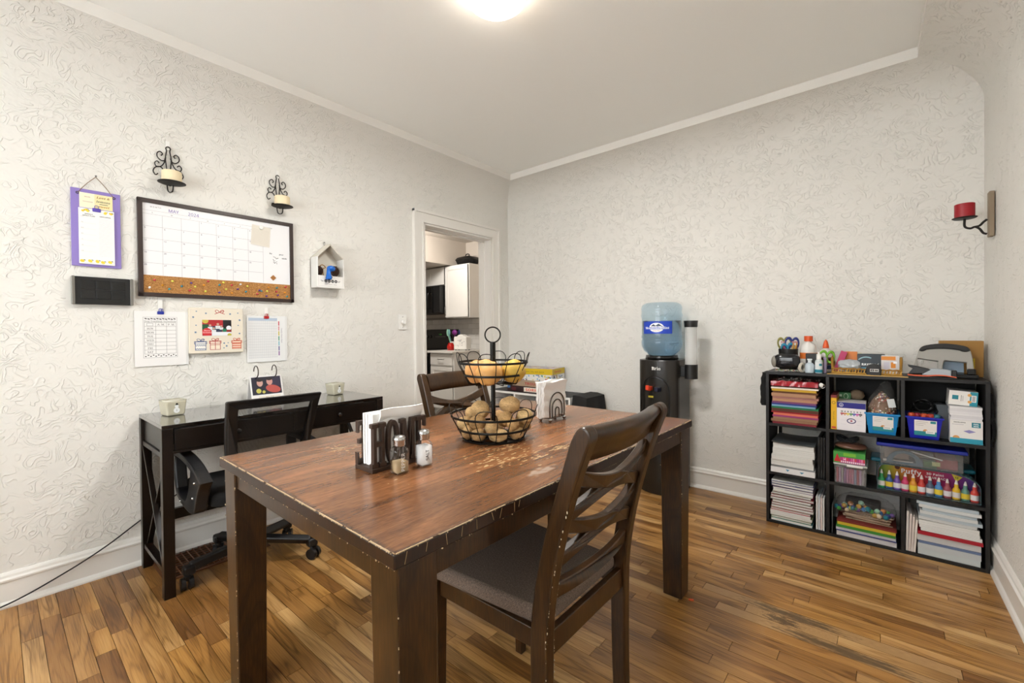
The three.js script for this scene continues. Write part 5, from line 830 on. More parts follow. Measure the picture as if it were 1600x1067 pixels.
  single('puzzle_box', bx(.1, .18, .2, 0, 0, 0, .002), print(128, 180, (x, w, h) => { x.fillStyle = '#3c7a6a'; x.fillRect(0, 0, w, h); confetti(20, 45, ['#7c3f5e', '#9cb87a', '#2e5a88'])(x, w, h); }), 'green puzzle box in the middle upper cell of the white shelf', 'puzzle box', [.57, .319, .2]);
  // black cloth over a low bin beyond the shelf
  const o = thing('cloth_covered_bin', 'white bin draped with a black cloth between the games and the dispenser', 'bin', [1.035, 0, .2]);
  mesh('bin', bx(.09, .62, .24, -.005, 0, 0, .008), std('#d8d8d8', .4), o);
  const g = new THREE.BoxGeometry(.13, .14, .28, 12, 8, 12).translate(0, .575, 0), P = g.attributes.position; for (let i = 0; i < P.count; i++) { const x = P.getX(i), y = P.getY(i), z = P.getZ(i), dn = Math.max(0, .645 - y); const f = 1 + dn * .5; P.setX(i, x * f + .01 * Math.sin(z * 40) * dn * 6); P.setZ(i, z * f + .008 * Math.sin(x * 60) * dn * 6); if (y < .51) P.setY(i, y + .05 * Math.sin(x * 25 + z * 18) - .02); if (y > .64) P.setY(i, y - .02 * Math.max(0, x * 10)); } g.computeVertexNormals(); mesh('cloth', g, std('#141414', .8), o);
}

// ------------------------------------------------------------------ black cube organiser
const SX = 2.347, SZ = .20, SD = .29, SH = .91;      // left side, centre in depth, depth, height
const FZ = SZ + SD / 2;                             // front plane
{
  const t = thing('cube_organizer', 'black three-column cube organizer packed with school supplies', 'shelf', [SX, 0, SZ]), w = .93, m = std('#121214', .5), th = .016;
  const P = (nm, a, b, y0, y1) => mesh(nm, bx(b - a, y1 - y0, SD, (a + b) / 2, y0, 0, .001), m, t);
  P('top_board', 0, w, SH - th, SH); P('bottom_board', th, w - th, 0, th); P('side_panel', 0, th, 0, SH - th); P('side_panel', w - th, w, 0, SH - th);
  P('shelf_board', th, w - th, .585, .601); P('shelf_board', th, w - th, .292, .308);
  P('divider', .297, .313, .601, SH - th); P('divider', .614, .63, .601, SH - th); P('divider', .297, .313, .308, .585); P('divider', .297, .313, th, .292); P('divider', .614, .63, th, .292);
  mesh('back_strip', [plain(.02, .25, .004, .03, .33, -SD / 2 + .003), plain(.02, .25, .004, .9, .33, -SD / 2 + .003), plain(.28, .28, .004, .155, .604, -SD / 2 + .003), plain(.28, .28, .004, .463, .604, -SD / 2 + .003), plain(.28, .28, .004, .772, .604, -SD / 2 + .003)], std('#0c0c0d', .7), t);
}
// a pile of flat things, one object each, from the bottom up
function pile(items, x0, x1, y0, zc, depth, seed) {
  const q = rng(seed); let y = y0;
  for (const [name, label, cat, group, h, col, o = {}] of items) {
    const j = o.j ?? .01, a = x0 + q() * j, b = x1 - q() * j, n = 8, g = new THREE.BoxGeometry(b - a, h - .0006, depth - q() * .02, n, 1, 1), P = g.attributes.position;
    const sag = o.sag || 0; for (let i = 0; i < P.count; i++) { const u = (P.getX(i) / (b - a)) * 2; P.setY(i, P.getY(i) + sag * u * u + (o.tilt || 0) * (1 - u) * .5); } g.computeVertexNormals();
    const m = typeof col === 'string' ? std(col, o.rough ?? .8) : col;
    if (o.parts) { const t2 = thing(name, label, cat, [(a + b) / 2, y + h / 2, zc], (q() - .5) * .02, group); mesh('pages', g, m, t2); o.parts(t2, b - a, h, depth); }
    else single(name, g, m, label, cat, [(a + b) / 2, y + h / 2, zc], (q() - .5) * .02, group);
    y += h;
  }
  return y;
}
const pagesM = metric(std('#ffffff', .85, { map: dataTex(512, 32, (u, v) => { const k = 222 + pn(u * 90, v * 2, 90, 2) * 22 - (pn(u * 30 + 4, v, 30, 1) > .38 ? 26 : 0); return [k, k, k * .985]; }) })); pagesM.map.repeat.set(16, 1);
// top left: construction paper
{
  const L = ['dark red', 'tan', 'pale tan', 'magenta', 'coral', 'crimson', 'brown', 'dark green', 'light blue', 'deep blue', 'plum', 'peach tan', 'rose tan', 'warm tan', 'brown tan', 'yellow', 'white'];
  const C = ['#7c2530', '#8f6b50', '#9a7a5c', '#9c3a78', '#d9745c', '#9a1f28', '#5f3527', '#1f7a50', '#7ba7c0', '#303a86', '#7d4870', '#b5876a', '#ac7a70', '#b08668', '#70492f', '#c49b2f', '#e6ded2'];
  const Hh = [.012, .016, .014, .01, .014, .01, .018, .012, .01, .01, .012, .016, .014, .02, .012, .014, .01];
  pile(L.map((c, i) => ['construction_paper', `${c} construction paper, ${ORD[L.length - i]} pack from the top of the coloured pile`, 'paper', 'coloured paper pile in the organizer', Hh[i] * .97, C[i], { j: .014, sag: .0 }]), 2.372, 2.61, .602, SZ + .01, .27, 5);
  const g = new THREE.BoxGeometry(.235, .03, .24, 26, 2, 10), P = g.attributes.position; for (let i = 0; i < P.count; i++) { const x = P.getX(i), z = P.getZ(i); if (P.getY(i) > 0) P.setY(i, P.getY(i) + .008 * pn(x * 40 + 9, z * 40 + 3, 256, 256)); P.setZ(i, z + .006 * pn(x * 60, P.getY(i) * 60, 256, 256)); } g.computeVertexNormals();
  single('foil_bag', g, new THREE.MeshPhysicalMaterial({ color: '#a5222f', roughness: .25, clearcoat: .8 }), 'crinkled red plastic bag on top of the coloured paper pile', 'bag', [2.49, .842, SZ + .02]);
  const k = thing('key_ring', 'silver ring and tag hanging at the right of the coloured paper', 'ring', [2.622, .845, FZ - .01]); mesh('ring', new THREE.TorusGeometry(.012, .0016, 8, 24).translate(.006, -.005, 0), M.chrome, k); mesh('tag', new THREE.SphereGeometry(.011, 12, 8).scale(1, 1.1, .35), M.white, k);
}
// middle left: writing pads
{
  const it = [['drawing_pad', 'white drawing pad with blue marks at the bottom of the writing paper pile', 'pad', null, .032, print(256, 40, (x, w, h) => { x.fillStyle = '#e8e8ea'; x.fillRect(0, 0, w, h); x.fillStyle = '#3f87ad'; x.beginPath(); x.moveTo(90, 8); x.lineTo(112, 10); x.lineTo(100, 24); x.fill(); x.beginPath(); x.moveTo(170, 14); x.lineTo(196, 12); x.lineTo(182, 26); x.fill(); }), { j: .004 }],
    ['binder_sleeve', 'clear grey plastic sleeve on the drawing pad', 'sleeve', null, .008, '#8f9296', { rough: .2, j: .004 }]];
  for (let i = 0; i < 4; i++) it.push(['filler_paper', `white filler paper ream, ${ORD[4 - i]} from the top under the grey folder`, 'paper', 'filler paper reams in the organizer', [.034, .03, .04, .03][i], pagesM, { j: .016, tilt: .002 }]);
  it.push(['folder', 'dark grey folder lying on top of the filler paper', 'folder', null, .008, '#3b4043', { rough: .45, sag: .006, j: .008 }]);
  pile(it, 2.37, 2.595, .309, SZ + .01, .27, 9);
  for (let i = 0; i < 3; i++) single('binder', extr(rrect(.011, .235, .003), .24, .001).translate(0, .1175, -.12), std('#0e0f10', .4), `slim black folder standing at the right of the filler paper, ${ORD[i + 1]} from the left`, 'folder', [2.608 + i * .0125, .309, SZ], 0, 'black folders beside the filler paper');
}
// bottom left: pile of composition books
{
  const covers = ['#2d7f96', '#5f7c48', '#a8b58a', '#3b3b35', '#a82a35', '#6b6a58', '#8b3a48', '#77705f', '#5a5a52', '#8d2538', '#6a6a60', '#7a2a66', '#5a2a6a', '#232a5e', '#2a3270'];
  const names = ['teal', 'dark green', 'sage', 'charcoal', 'red', 'olive', 'maroon', 'khaki', 'grey-green', 'crimson', 'grey', 'magenta', 'purple', 'navy', 'dark blue'];
  const n = covers.length, it = covers.map((c, i) => ['composition_book', `${names[i]}-covered workbook, ${ORD[n - i]} from the top of the bottom left pile`, 'workbook', 'workbooks in the bottom left cell', .0158, pagesM, { j: .02, sag: 0, tilt: i > 8 ? (i - 8) * .001 : 0, parts: (t, w, h, d) => mesh('cover', [plain(w + .003, .0016, d - .016, 0, h / 2 - .0018, .004), plain(w + .003, .0016, d - .016, 0, -h / 2 + .0002, .004)].map((g) => { return g; }), std(covers[i], .5), t) }]);
  pile(it, 2.368, 2.585, .017, SZ + .01, .27, 15);
  for (let i = 0; i < 4; i++) single('thin_book', bx(.0085, .19 - i * .002, .21, 0, 0, 0, .001), std(['#dcdcdb', '#d2d6dc', '#dccfcd', '#d9d9d6'][i], .7), `thin white booklet standing beside the workbook pile, ${ORD[i + 1]} from the left`, 'booklet', [2.6 + i * .0105, .017, SZ + .03], 0, 'white booklets standing in the bottom left cell');
}
// top middle: book, markers, bin
{
  const y = .602;
  const yb = thing('yellow_book', 'yellow flash card box standing upright beside the markers', 'card box', [2.679, y, SZ + .03]); mesh('box', bx(.026, .175, .2, 0, 0, 0, .001), std('#e3ae17', .5), yb); mesh('lid', bx(.027, .016, .2, 0, .175, 0, .001), std('#7c1f22', .5), yb);
  mesh('spine_print', face(.026, .175, 0, .0875, .1006), print(40, 268, (x, w, h) => { x.fillStyle = '#e5b11a'; x.fillRect(0, 0, w, h); x.strokeStyle = '#6b5208'; x.lineWidth = 3; x.beginPath(); x.arc(20, 40, 11, 0, 7); x.stroke(); x.save(); x.translate(20, 150); x.rotate(PI / 2); x.fillStyle = '#8f7110'; x.font = '15px sans-serif'; x.fillText('flash cards', 0, 0); x.restore(); x.fillStyle = '#c2392a'; x.fillRect(6, 244, 28, 16); }), yb);
  const mk = thing('marker_box', 'white and blue box of dry-erase markers lettered MARKERS', 'marker box', [2.756, y, SZ + .05]); mesh('box', bx(.126, .155, .16, 0, 0, 0, .001), std('#e6e2e4', .5), mk);
  mesh('box_print', face(.125, .154, 0, .0775, .0806), print(250, 308, (x, w, h) => { x.fillStyle = '#e9e4e8'; x.fillRect(0, 0, w, h); x.fillStyle = '#1f1f80'; x.fillRect(0, 0, w, 62); x.strokeStyle = '#fff'; x.lineWidth = 4; x.beginPath(); x.arc(38, 30, 17, 0, 7); x.stroke(); x.fillStyle = '#fff'; x.font = 'bold 20px sans-serif'; x.fillText('K', 38, 31); x.fillStyle = '#333'; x.font = 'bold 24px sans-serif'; 'MARKERS'.split('').forEach((c, i) => x.fillText(c, 45 + i * 27, 100)); ['#a81f25', '#d07a35', '#e0cf3a', '#2c8a3c', '#2a3fae', '#c23aa0', '#2c2426'].forEach((c, i) => { x.fillStyle = c; x.fillRect(32 + i * 27, 116, 27, 14); x.fillRect(36 + i * 27, 134, 14, 8); }); x.strokeStyle = '#3a3566'; x.lineWidth = 9; x.beginPath(); x.ellipse(128, 200, 36, 24, 0, 0, 7); x.stroke(); x.fillStyle = '#a04a5a'; x.beginPath(); x.arc(128, 200, 10, 0, 7); x.fill(); x.strokeStyle = '#c8c2cc'; x.lineWidth = 2; for (const yy of [196, 240]) { x.beginPath(); x.moveTo(34, yy); x.lineTo(80, yy); x.moveTo(176, yy); x.lineTo(220, yy); x.stroke(); } }), mk);
  single('green_box', bx(.06, .19, .1, 0, 0, 0, .002), print(96, 200, (x, w, h) => { x.fillStyle = '#3d7f4a'; x.fillRect(0, 0, w, h); x.strokeStyle = '#cfe3cc'; x.lineWidth = 4; x.beginPath(); x.arc(60, 22, 16, 0, 7); x.stroke(); x.fillStyle = '#cfe3cc'; x.fillRect(10, 12, 20, 14); }), 'green patterned box standing behind the marker box', 'box', [2.717, y, SZ - .09]);
  const yn = new THREE.SphereGeometry(1, 24, 16), P = yn.attributes.position; for (let i = 0; i < P.count; i++) { const k = 1 + .05 * Math.sin(P.getX(i) * 26 + P.getY(i) * 20); P.setXYZ(i, P.getX(i) * k * .034, P.getY(i) * k * .03, P.getZ(i) * k * .034); } yn.computeVertexNormals();
  single('yarn_ball', yn, std('#8f7a62', .9), 'brown and blue ball of yarn resting behind the marker box', 'yarn', [2.775, y + .178, SZ - .06]);
  single('storage_box', bx(.07, .147, .12, 0, 0, 0, .002), std('#1c1c20', .6), 'black box under the ball of yarn behind the markers', 'box', [2.783, y, SZ - .08]);
}
function bin(name, label, x, y, z, w, h, d, col, seed) {
  const t = thing(name, label, 'bin', [x, y, z]), m = std(col, .3), k = .8;
  const wallG = (() => { const a = [w / 2, d / 2], pos = [], idx = []; const ringAt = (yy, s, o) => [[-a[0] * s + o, yy, a[1] * s - o], [a[0] * s - o, yy, a[1] * s - o], [a[0] * s - o, yy, -a[1] * s + o], [-a[0] * s + o, yy, -a[1] * s + o]]; const R = [ringAt(0, k, 0), ringAt(h, 1, 0), ringAt(h, 1, .002), ringAt(.003, k, .002)]; R.flat().forEach((p) => pos.push(...p)); for (let r = 0; r < 3; r++) for (let i = 0; i < 4; i++) { const A = r * 4 + i, B = r * 4 + (i + 1) % 4; idx.push(A, B, B + 4, A, B + 4, A + 4); } idx.push(0, 2, 1, 0, 3, 2, 12, 13, 14, 12, 14, 15); const g = new THREE.BufferGeometry(); g.setAttribute('position', new THREE.Float32BufferAttribute(pos, 3)); g.setAttribute('uv', new THREE.Float32BufferAttribute(new Float32Array(pos.length / 3 * 2), 2)); g.setIndex(idx); const n = g.toNonIndexed(); n.computeVertexNormals(); return n; })();
  mesh('tub', wallG, m, t); mesh('rim', [plain(w + .01, .008, .006, 0, h - .008, d / 2), plain(w + .01, .008, .006, 0, h - .008, -d / 2), plain(.006, .008, d, w / 2, h - .008, 0), plain(.006, .008, d, -w / 2, h - .008, 0)], m, t);
  const sl = Math.atan2((1 - k) * d / 2, h);
  mesh('label', face(w * .62, h * .72, w * .0, 0, 0).rotateX(sl).translate(.004, h * .5, d / 2 * (1 + k) / 2 + .0015), print(200, 160, (q, W2, hh) => { q.fillStyle = '#eae6e2'; q.fillRect(0, 0, W2, hh); q.fillStyle = '#2a8f98'; q.fillRect(0, hh * .72, W2, hh * .28); q.fillRect(W2 * .72, 6, W2 * .24, 24); q.fillStyle = '#b9b3b3'; for (let i = 0; i < 3; i++) q.fillRect(12, 16 + i * 18, 110 - i * 20, 4); q.fillStyle = '#d99a5a'; q.beginPath(); q.arc(W2 * .5, hh * .72, 22, PI, 0); q.fill(); q.fillStyle = '#f5f3f0'; q.fillRect(W2 * .52, hh * .66, W2 * .4, 30); q.fillStyle = '#444'; for (let i = 0; i < 12; i++) q.fillRect(W2 * .56 + i * 5, hh * .72, 2, 9); }), t);
  return t;
}
{
  const y = .602;
  bin('supply_bin', 'turquoise-blue plastic bin holding a bag of mixed beads', 2.886, y, SZ + .04, .136, .112, .2, '#1283c4', 1);
  // bag of mixed beads: a crowded heap of small coloured grains
  const q = rng(55), bg = thing('bead_bag', 'clear bag heaped with brown and red mixed beads in the turquoise bin', 'bag', [2.886, y + .05, SZ + .03]);
  const cols = ['#9a5538', '#c9a078', '#5a4030', '#dcc8b0', '#b0453c', '#8a8650', '#efe8de', '#8a6a7a'];
  cols.forEach((c) => { const gs = []; for (let i = 0; i < 110; i++) { const a = q() * 6.28, r = Math.sqrt(q()); const x = Math.cos(a) * r * .06, z = Math.sin(a) * r * .085, hgt = .06 + .11 * (1 - r * r) * (.75 + .25 * Math.sin(a)); gs.push(new THREE.IcosahedronGeometry(.0042 + q() * .003, 0).translate(x, hgt - q() * .012, z)); } mesh('beads', gs, std(c, .5), bg).userData.kind = 'stuff'; });
  mesh('heap', new THREE.SphereGeometry(1, 24, 12).scale(.058, .1, .085).translate(0, .05, 0), std('#7a5c46', .9), bg);
  const bgG = new THREE.SphereGeometry(1, 28, 18), P = bgG.attributes.position; for (let i = 0; i < P.count; i++) { const x = P.getX(i), yy = P.getY(i), z = P.getZ(i), k = 1 + .08 * pn(x * 4 + 3, z * 4 + yy * 3, 256, 256), up = Math.max(0, yy); P.setXYZ(i, x * k * .064 * (1 - .3 * up * up) + .02 * up * up, .08 + yy * k * .1 + up * up * .045, z * k * .09 * (1 - .5 * up)); } bgG.computeVertexNormals();
  mesh('clear_bag', bgG, new THREE.MeshPhysicalMaterial({ color: '#ffffff', roughness: .15, transmission: .96, thickness: 0, ior: 1.2 }), bg);
  mesh('paper_tag', new THREE.PlaneGeometry(.03, .045).rotateZ(.2).translate(.038, .115, .075), new THREE.MeshStandardMaterial({ color: '#d9dcdc', roughness: .6, side: THREE.DoubleSide }), bg);
  bin('supply_bin', 'deep blue plastic bin with a white and teal label in the top right cell', 3.05, y, SZ + .045, .134, .112, .19, '#1420a8', 2);
  ['#c8502c', '#8f2030', '#c9522f', '#b0392a', '#2c6a7a'].forEach((c, i) => single('paint_cup', lathe([[0, 0], [.011, 0], [.013, .03], [.013, .038], [.009, .042], [0, .042]], 16), std(c, .35), `${['orange', 'dark red', 'bright orange', 'red', 'teal'][i]} pot standing in the deep blue bin, ${ORD[i + 1]} from the left`, 'paint pot', [3.002 + i * .024, y + .085, SZ + .115], 0));
  single('coiled_cable', [tube([...Array(40).keys()].map((i) => [Math.cos(i * .55) * (.036 + .004 * Math.sin(i)), .02 * Math.sin(i * 1.3), Math.sin(i * .55) * .03]), .004, 160, 5).rotateX(1.1)], M.black, 'coiled black cable heaped in the deep blue bin', 'cable', [3.047, y + .155, SZ + .05]);
  single('small_box', bx(.09, .125, .08, 0, 0, 0, .003), std('#0d0d10', .6), 'dark box under the coiled cable in the deep blue bin', 'box', [3.047, y + .004, SZ + .03]);
  // envelopes
  const eb = thing('envelope_box', 'white and teal envelope box standing open in the top right cell', 'envelope box', [3.198, y, SZ + .04]); mesh('box', bx(.112, .112, .19, 0, 0, 0, .001), std('#e6e4e2', .6), eb);
  mesh('box_print', face(.111, .111, 0, .0565, .0957), print(222, 222, (x, w, h) => { x.fillStyle = '#eae7e4'; x.fillRect(0, 0, w, h); x.fillStyle = '#2599b4'; x.fillRect(0, h - 48, w, 48); x.fillStyle = '#1e7f8f'; x.fillRect(w - 74, 14, 60, 48); x.fillStyle = '#fff'; x.font = 'bold 17px sans-serif'; x.fillText('PEEL', w - 44, 30); x.fillText('SEAL', w - 44, 49); x.fillStyle = '#444'; x.font = 'bold 15px sans-serif'; x.fillText('ENVELOPES', 66, 20); x.fillStyle = '#9a94a8'; x.fillRect(14, 40, 80, 3); x.fillStyle = '#8a84b8'; x.beginPath(); x.moveTo(92, 104); x.lineTo(132, 88); x.lineTo(176, 104); x.lineTo(132, 122); x.fill(); x.fillStyle = '#d99a5a'; x.beginPath(); x.arc(42, h - 48, 24, PI, 0); x.fill(); }), eb);
  const q2 = rng(21); for (let i = 0; i < 6; i++) single('envelope', plain(.106 + q2() * .006, .0105, .19, 0, 0, 0), std(['#e2e0e2', '#dad8da', '#e6e4e5'][i % 3], .85), `bundle of white envelopes on the envelope box, ${ORD[i + 1]} from the bottom`, 'envelopes', [3.198 + (q2() - .5) * .006, y + .1125 + i * .0109, SZ + .04], (q2() - .5) * .04, 'white envelopes on the envelope box');
  const e2 = thing('envelope_box', 'small white and teal card box tilted on top of the envelopes', 'card box', [3.188, y + .181, SZ + .05]); e2.rotation.set(.0, 0, -.06); mesh('box', bx(.1, .07, .12, 0, 0, 0, .001), std('#e8e5e1', .6), e2);
  mesh('box_print', face(.099, .069, 0, .035, .0607), print(200, 140, (x, w, h) => { x.fillStyle = '#ece9e4'; x.fillRect(0, 0, w, h); x.fillStyle = '#2b93a6'; x.fillRect(w - 54, 0, 54, h); x.fillStyle = '#f2f0ee'; x.fillRect(w - 44, 34, 34, 66); x.fillStyle = '#555'; for (let i = 0; i < 9; i++) x.fillRect(w - 38, 42 + i * 6, 22, 3); x.fillStyle = '#1e7f8f'; x.fillRect(22, 44, 44, 42); x.fillStyle = '#8a8480'; x.fillRect(84, 40, 4, 60); x.fillRect(96, 46, 3, 50); x.fillStyle = '#e0a45c'; x.beginPath(); x.arc(142, 34, 14, 0, 7); x.arc(146, 100, 14, 0, 7); x.fill(); }), e2);
  single('plastic_bag', (() => { const g = new THREE.BoxGeometry(.05, .17, .14, 6, 10, 6), P2 = g.attributes.position; for (let i = 0; i < P2.count; i++) P2.setX(i, P2.getX(i) + .012 * pn(P2.getY(i) * 30 + 4, P2.getZ(i) * 30, 256, 256) - .06 * Math.max(0, P2.getY(i) - .02)); g.computeVertexNormals(); return g.translate(0, .085, 0); })(), new THREE.MeshPhysicalMaterial({ color: '#6b747c', roughness: .25, transmission: .5, thickness: 0 }), 'crumpled grey plastic bag left of the envelope box', 'bag', [3.127, y, SZ - .01]);
}
// middle: clear boxes, crayons, paint set
{
  const y = .309, clear = new THREE.MeshPhysicalMaterial({ color: '#f2f2f2', roughness: .12, transmission: .93, thickness: 0, ior: 1.3 });
  const cb = thing('clear_box', 'small clear lidded box of pink and purple chalk sticks', 'box', [2.752, y, SZ + .05]); mesh('tub', [plain(.136, .1, .0015, 0, 0, .085), plain(.136, .1, .0015, 0, 0, -.085), plain(.0015, .1, .17, -.068, 0, 0), plain(.0015, .1, .17, .068, 0, 0), plain(.136, .0015, .17, 0, 0, 0)], clear, cb); mesh('lid', [bx(.15, .01, .185, 0, .1, 0, .004)], std('#b9bdb9', .25), cb); mesh('latch', bx(.07, .012, .008, .02, .096, .094, .003), M.white, cb);
  const q = rng(61), cc = ['#a03a52', '#b58fb0', '#9a8f96', '#7d3a80', '#b86a9a', '#a8456a', '#c06a8a', '#8a86a8']; for (let i = 0; i < 11; i++) single('chalk_stick', cyl(.0052, .0052, .078 + q() * .008, 0, 0, 0, 12), std(cc[i % 8], .8), `${['red', 'lilac', 'grey-pink', 'purple', 'mauve', 'rose', 'pink', 'grey-blue'][i % 8]} chalk stick standing in the small clear box, ${ORD[i + 1]} from the left`, 'chalk', [2.695 + i * .0112, y + .0016, SZ + .125], 0, 'chalk sticks in the small clear box');
  single('fabric_bundle', new THREE.IcosahedronGeometry(.028, 2).scale(1, .9, .8), std('#8a4a60', .8), 'pink bundle behind the chalk sticks in the small clear box', 'bundle', [2.74, y + .03, SZ + .06]);
  const cr = thing('crayon_box', 'green crayon box with a pink row of crayons on the clear box', 'crayon box', [2.747, y + .111, SZ + .06]); mesh('box', bx(.14, .062, .15, 0, 0, 0, .001), std('#3a8a3e', .5), cr);
  mesh('box_print', face(.139, .061, 0, .0315, .0757), print(280, 122, (x, w, h) => { x.fillStyle = '#45983f'; x.fillRect(0, 0, w, h); x.fillStyle = '#7ab83a'; x.fillRect(90, 10, 110, 34); x.fillStyle = '#a82a78'; x.fillRect(60, 58, w - 60, h - 58); for (let i = 0; i < 12; i++) { x.fillStyle = ['#b8387a', '#d9609a', '#e88aa8', '#d84a4a'][i % 4]; x.fillRect(66 + i * 18, 60, 13, 34); x.fillStyle = '#f3dce6'; x.fillRect(66 + i * 18, 98, 13, 18); } x.fillStyle = '#c91f2c'; x.beginPath(); x.moveTo(6, 112); x.lineTo(34, 22); x.lineTo(70, 112); x.fill(); x.fillStyle = '#fff'; x.font = 'bold 17px sans-serif'; x.fillText('64', 100, 80); }), cr);
  const bg = new THREE.SphereGeometry(1, 20, 10), P = bg.attributes.position; for (let i = 0; i < P.count; i++) { const k = 1 + .15 * pn(P.getX(i) * 4, P.getZ(i) * 4 + P.getY(i) * 4, 256, 256); P.setXYZ(i, P.getX(i) * .075 * k, P.getY(i) * .02 * k, P.getZ(i) * .07 * k); } bg.computeVertexNormals();
  single('sequin_bag', bg, new THREE.MeshPhysicalMaterial({ color: '#6d4a3c', roughness: .3, clearcoat: .7 }), 'brown crinkled bag lying on the green crayon box', 'bag', [2.752, y + .194, SZ + .05]);
  single('cord_bundle', [tube([...Array(30).keys()].map((i) => [Math.cos(i * .8) * .05, .012 * Math.sin(i * 1.7), Math.sin(i * .8) * .04]), .004, 120, 5)], std('#23262b', .5), 'dark tangled cord on top of the brown bag', 'cord', [2.735, y + .228, SZ + .02]);
  // paint set in an arched clear case
  const ps = thing('paint_set', 'arched clear case of puffy paint bottles with a rainbow label', 'paint set', [3.058, y, SZ + .07]);
  const W2 = .385, arch = new THREE.Shape(); arch.moveTo(-W2 / 2, 0); arch.lineTo(W2 / 2, 0); arch.lineTo(W2 / 2, .075); arch.bezierCurveTo(W2 / 2, .115, .13, .137, .09, .137); arch.lineTo(-.15, .137); arch.bezierCurveTo(-.18, .137, -W2 / 2, .12, -W2 / 2, .075); arch.closePath();
  mesh('label_board', extr(arch, .004).translate(0, 0, -.03), std('#a84a60', .5), ps);
  const pl = face(W2 - .01, .128, 0, .066, -.0255);
  mesh('label_print', pl, new THREE.MeshStandardMaterial({ roughness: .35, alphaTest: .5, map: canvasTex(770, 256, (x, w, h) => { x.clearRect(0, 0, w, h); x.beginPath(); x.moveTo(4, h); x.lineTo(w - 4, h); x.lineTo(w - 6, 120); x.bezierCurveTo(w - 20, 50, w - 130, 6, w - 220, 6); x.lineTo(90, 6); x.bezierCurveTo(50, 8, 8, 50, 4, 110); x.closePath(); x.clip(); const g = x.createLinearGradient(0, 0, w, 0); [['#5f9a3a', 0], ['#c9a52c', .18], ['#d05a2c', .36], ['#c9283c', .5], ['#b32a6a', .68], ['#7d2a86', .85], ['#4a4a9a', 1]].forEach(([c, s]) => g.addColorStop(s, c)); x.fillStyle = g; x.fillRect(0, 0, w, h); x.fillStyle = '#fff'; x.font = 'bold 66px sans-serif'; x.fillText('Puffy', 270, 70); x.font = 'bold 34px sans-serif'; x.fillText('3D Paint', 460, 62); x.font = 'bold 30px sans-serif'; x.fillText('VALUE PACK', 470, 98); x.fillStyle = '#e8d33a'; x.beginPath(); x.moveTo(585, 30); x.lineTo(665, 50); x.lineTo(618, 110); x.fill(); x.fillStyle = '#333'; x.font = 'bold 24px sans-serif'; x.fillText('12', 622, 62); x.fillStyle = '#5a2a1a'; x.beginPath(); x.arc(160, 40, 22, 0, 7); x.fill(); }) }), ps);
  const pcs = [['green', '#2c9a55'], ['dark blue', '#33558f'], ['violet', '#6a4a9c'], ['pink', '#c93a6a'], ['orange', '#d99330'], ['red', '#c93f36'], ['slate', '#54627a'], ['sky blue', '#4a88c0'], ['wine', '#9a4a55'], ['yellow', '#e0b428'], ['sea green', '#5a8a80'], ['scarlet', '#d0443c']];
  const bot = lathe([[0, 0], [.0125, 0], [.0135, .003], [.0135, .034], [.011, .04], [.0065, .045], [.0075, .05], [.006, .058], [.002, .072], [0, .073]], 16);
  pcs.forEach(([n, c], i) => { const b = thing('paint_bottle', `${n} puffy paint bottle, ${ORD[i + 1]} from the left in the arched case`, 'paint bottle', [3.058 - W2 / 2 + .018 + i * .0317, y + .0015, SZ + .07 + .012], 0, 'puffy paint bottles in the arched case'); b.scale.set(1.14, 1.3, 1.14); mesh('bottle', bot, std(c, .3), b); mesh('nozzle', lathe([[.0062, .0525], [.0062, .058], [.0022, .0725], [0, .0735]], 12), std('#e4ddd6', .4), b); mesh('label', new THREE.CylinderGeometry(.0138, .0138, .02, 16, 1, true).translate(0, .018, 0), std(['#d9d2cf', '#e3c63a', '#dfdade'][i % 3], .5), b); });
  const rim = extr(arch, .075); mesh('case_top', [(() => { const s2 = new THREE.Shape(arch.getPoints(14)); s2.holes.push(new THREE.Path(new THREE.Shape(arch.getPoints(14)).getPoints().map((p) => new THREE.Vector2(p.x * .985, .002 + p.y * .96)))); return extr(s2, .085).translate(0, 0, -.035); })()], new THREE.MeshPhysicalMaterial({ color: '#7fa3ab', roughness: .2, transmission: .75, thickness: 0 }), ps);
  mesh('case_back', extr(arch, .002).translate(0, 0, -.036), std('#3a5a66', .4), ps);
  // teal tub behind and the long clear box above
  const tb = thing('teal_lid_tub', 'teal-lidded tub behind the puffy paint set', 'tub', [3.04, y, SZ - .07]); mesh('tub', bx(.36, .115, .13, 0, 0, 0, .01), std('#5c6a6a', .4), tb); mesh('lid', bx(.41, .022, .15, 0, .115, 0, .01, 2), std('#0f6f86', .3), tb);
  const lb = thing('pencil_box', 'long clear box with a blue lid full of rulers and erasers', 'pencil box', [3.035, y + .139, SZ + .01]); mesh('tub', [plain(.31, .09, .002, 0, 0, .1), plain(.31, .09, .002, 0, 0, -.1), plain(.002, .09, .2, -.155, 0, 0), plain(.002, .09, .2, .155, 0, 0), plain(.31, .002, .2, 0, 0, 0)], clear, lb); mesh('lid', bx(.345, .02, .225, 0, .09, 0, .006), std('#16288f', .35), lb);
  single('protractor', (() => { const s = new THREE.Shape(); s.absarc(0, 0, .072, 0, PI); s.closePath(); const hh = new THREE.Path(); hh.moveTo(-.052, .012); hh.lineTo(.052, .012); hh.absarc(0, .012, .045, 0, PI); s.holes.push(hh); return extr(s, .003); })(), std('#3f6478', .4), 'grey-blue protractor standing inside the long clear box', 'protractor', [2.975, y + .143, SZ + .098], 0);
  single('eraser', bx(.03, .02, .012, 0, 0, 0, .002), std('#b5b878', .7), 'pale green eraser in the long clear box', 'eraser', [3.095, y + .155, SZ + .098]);
  single('ruler', plain(.12, .01, .004), std('#ddd8d0', .6), 'white ruler lying in the long clear box', 'ruler', [2.95, y + .146, SZ + .085]);
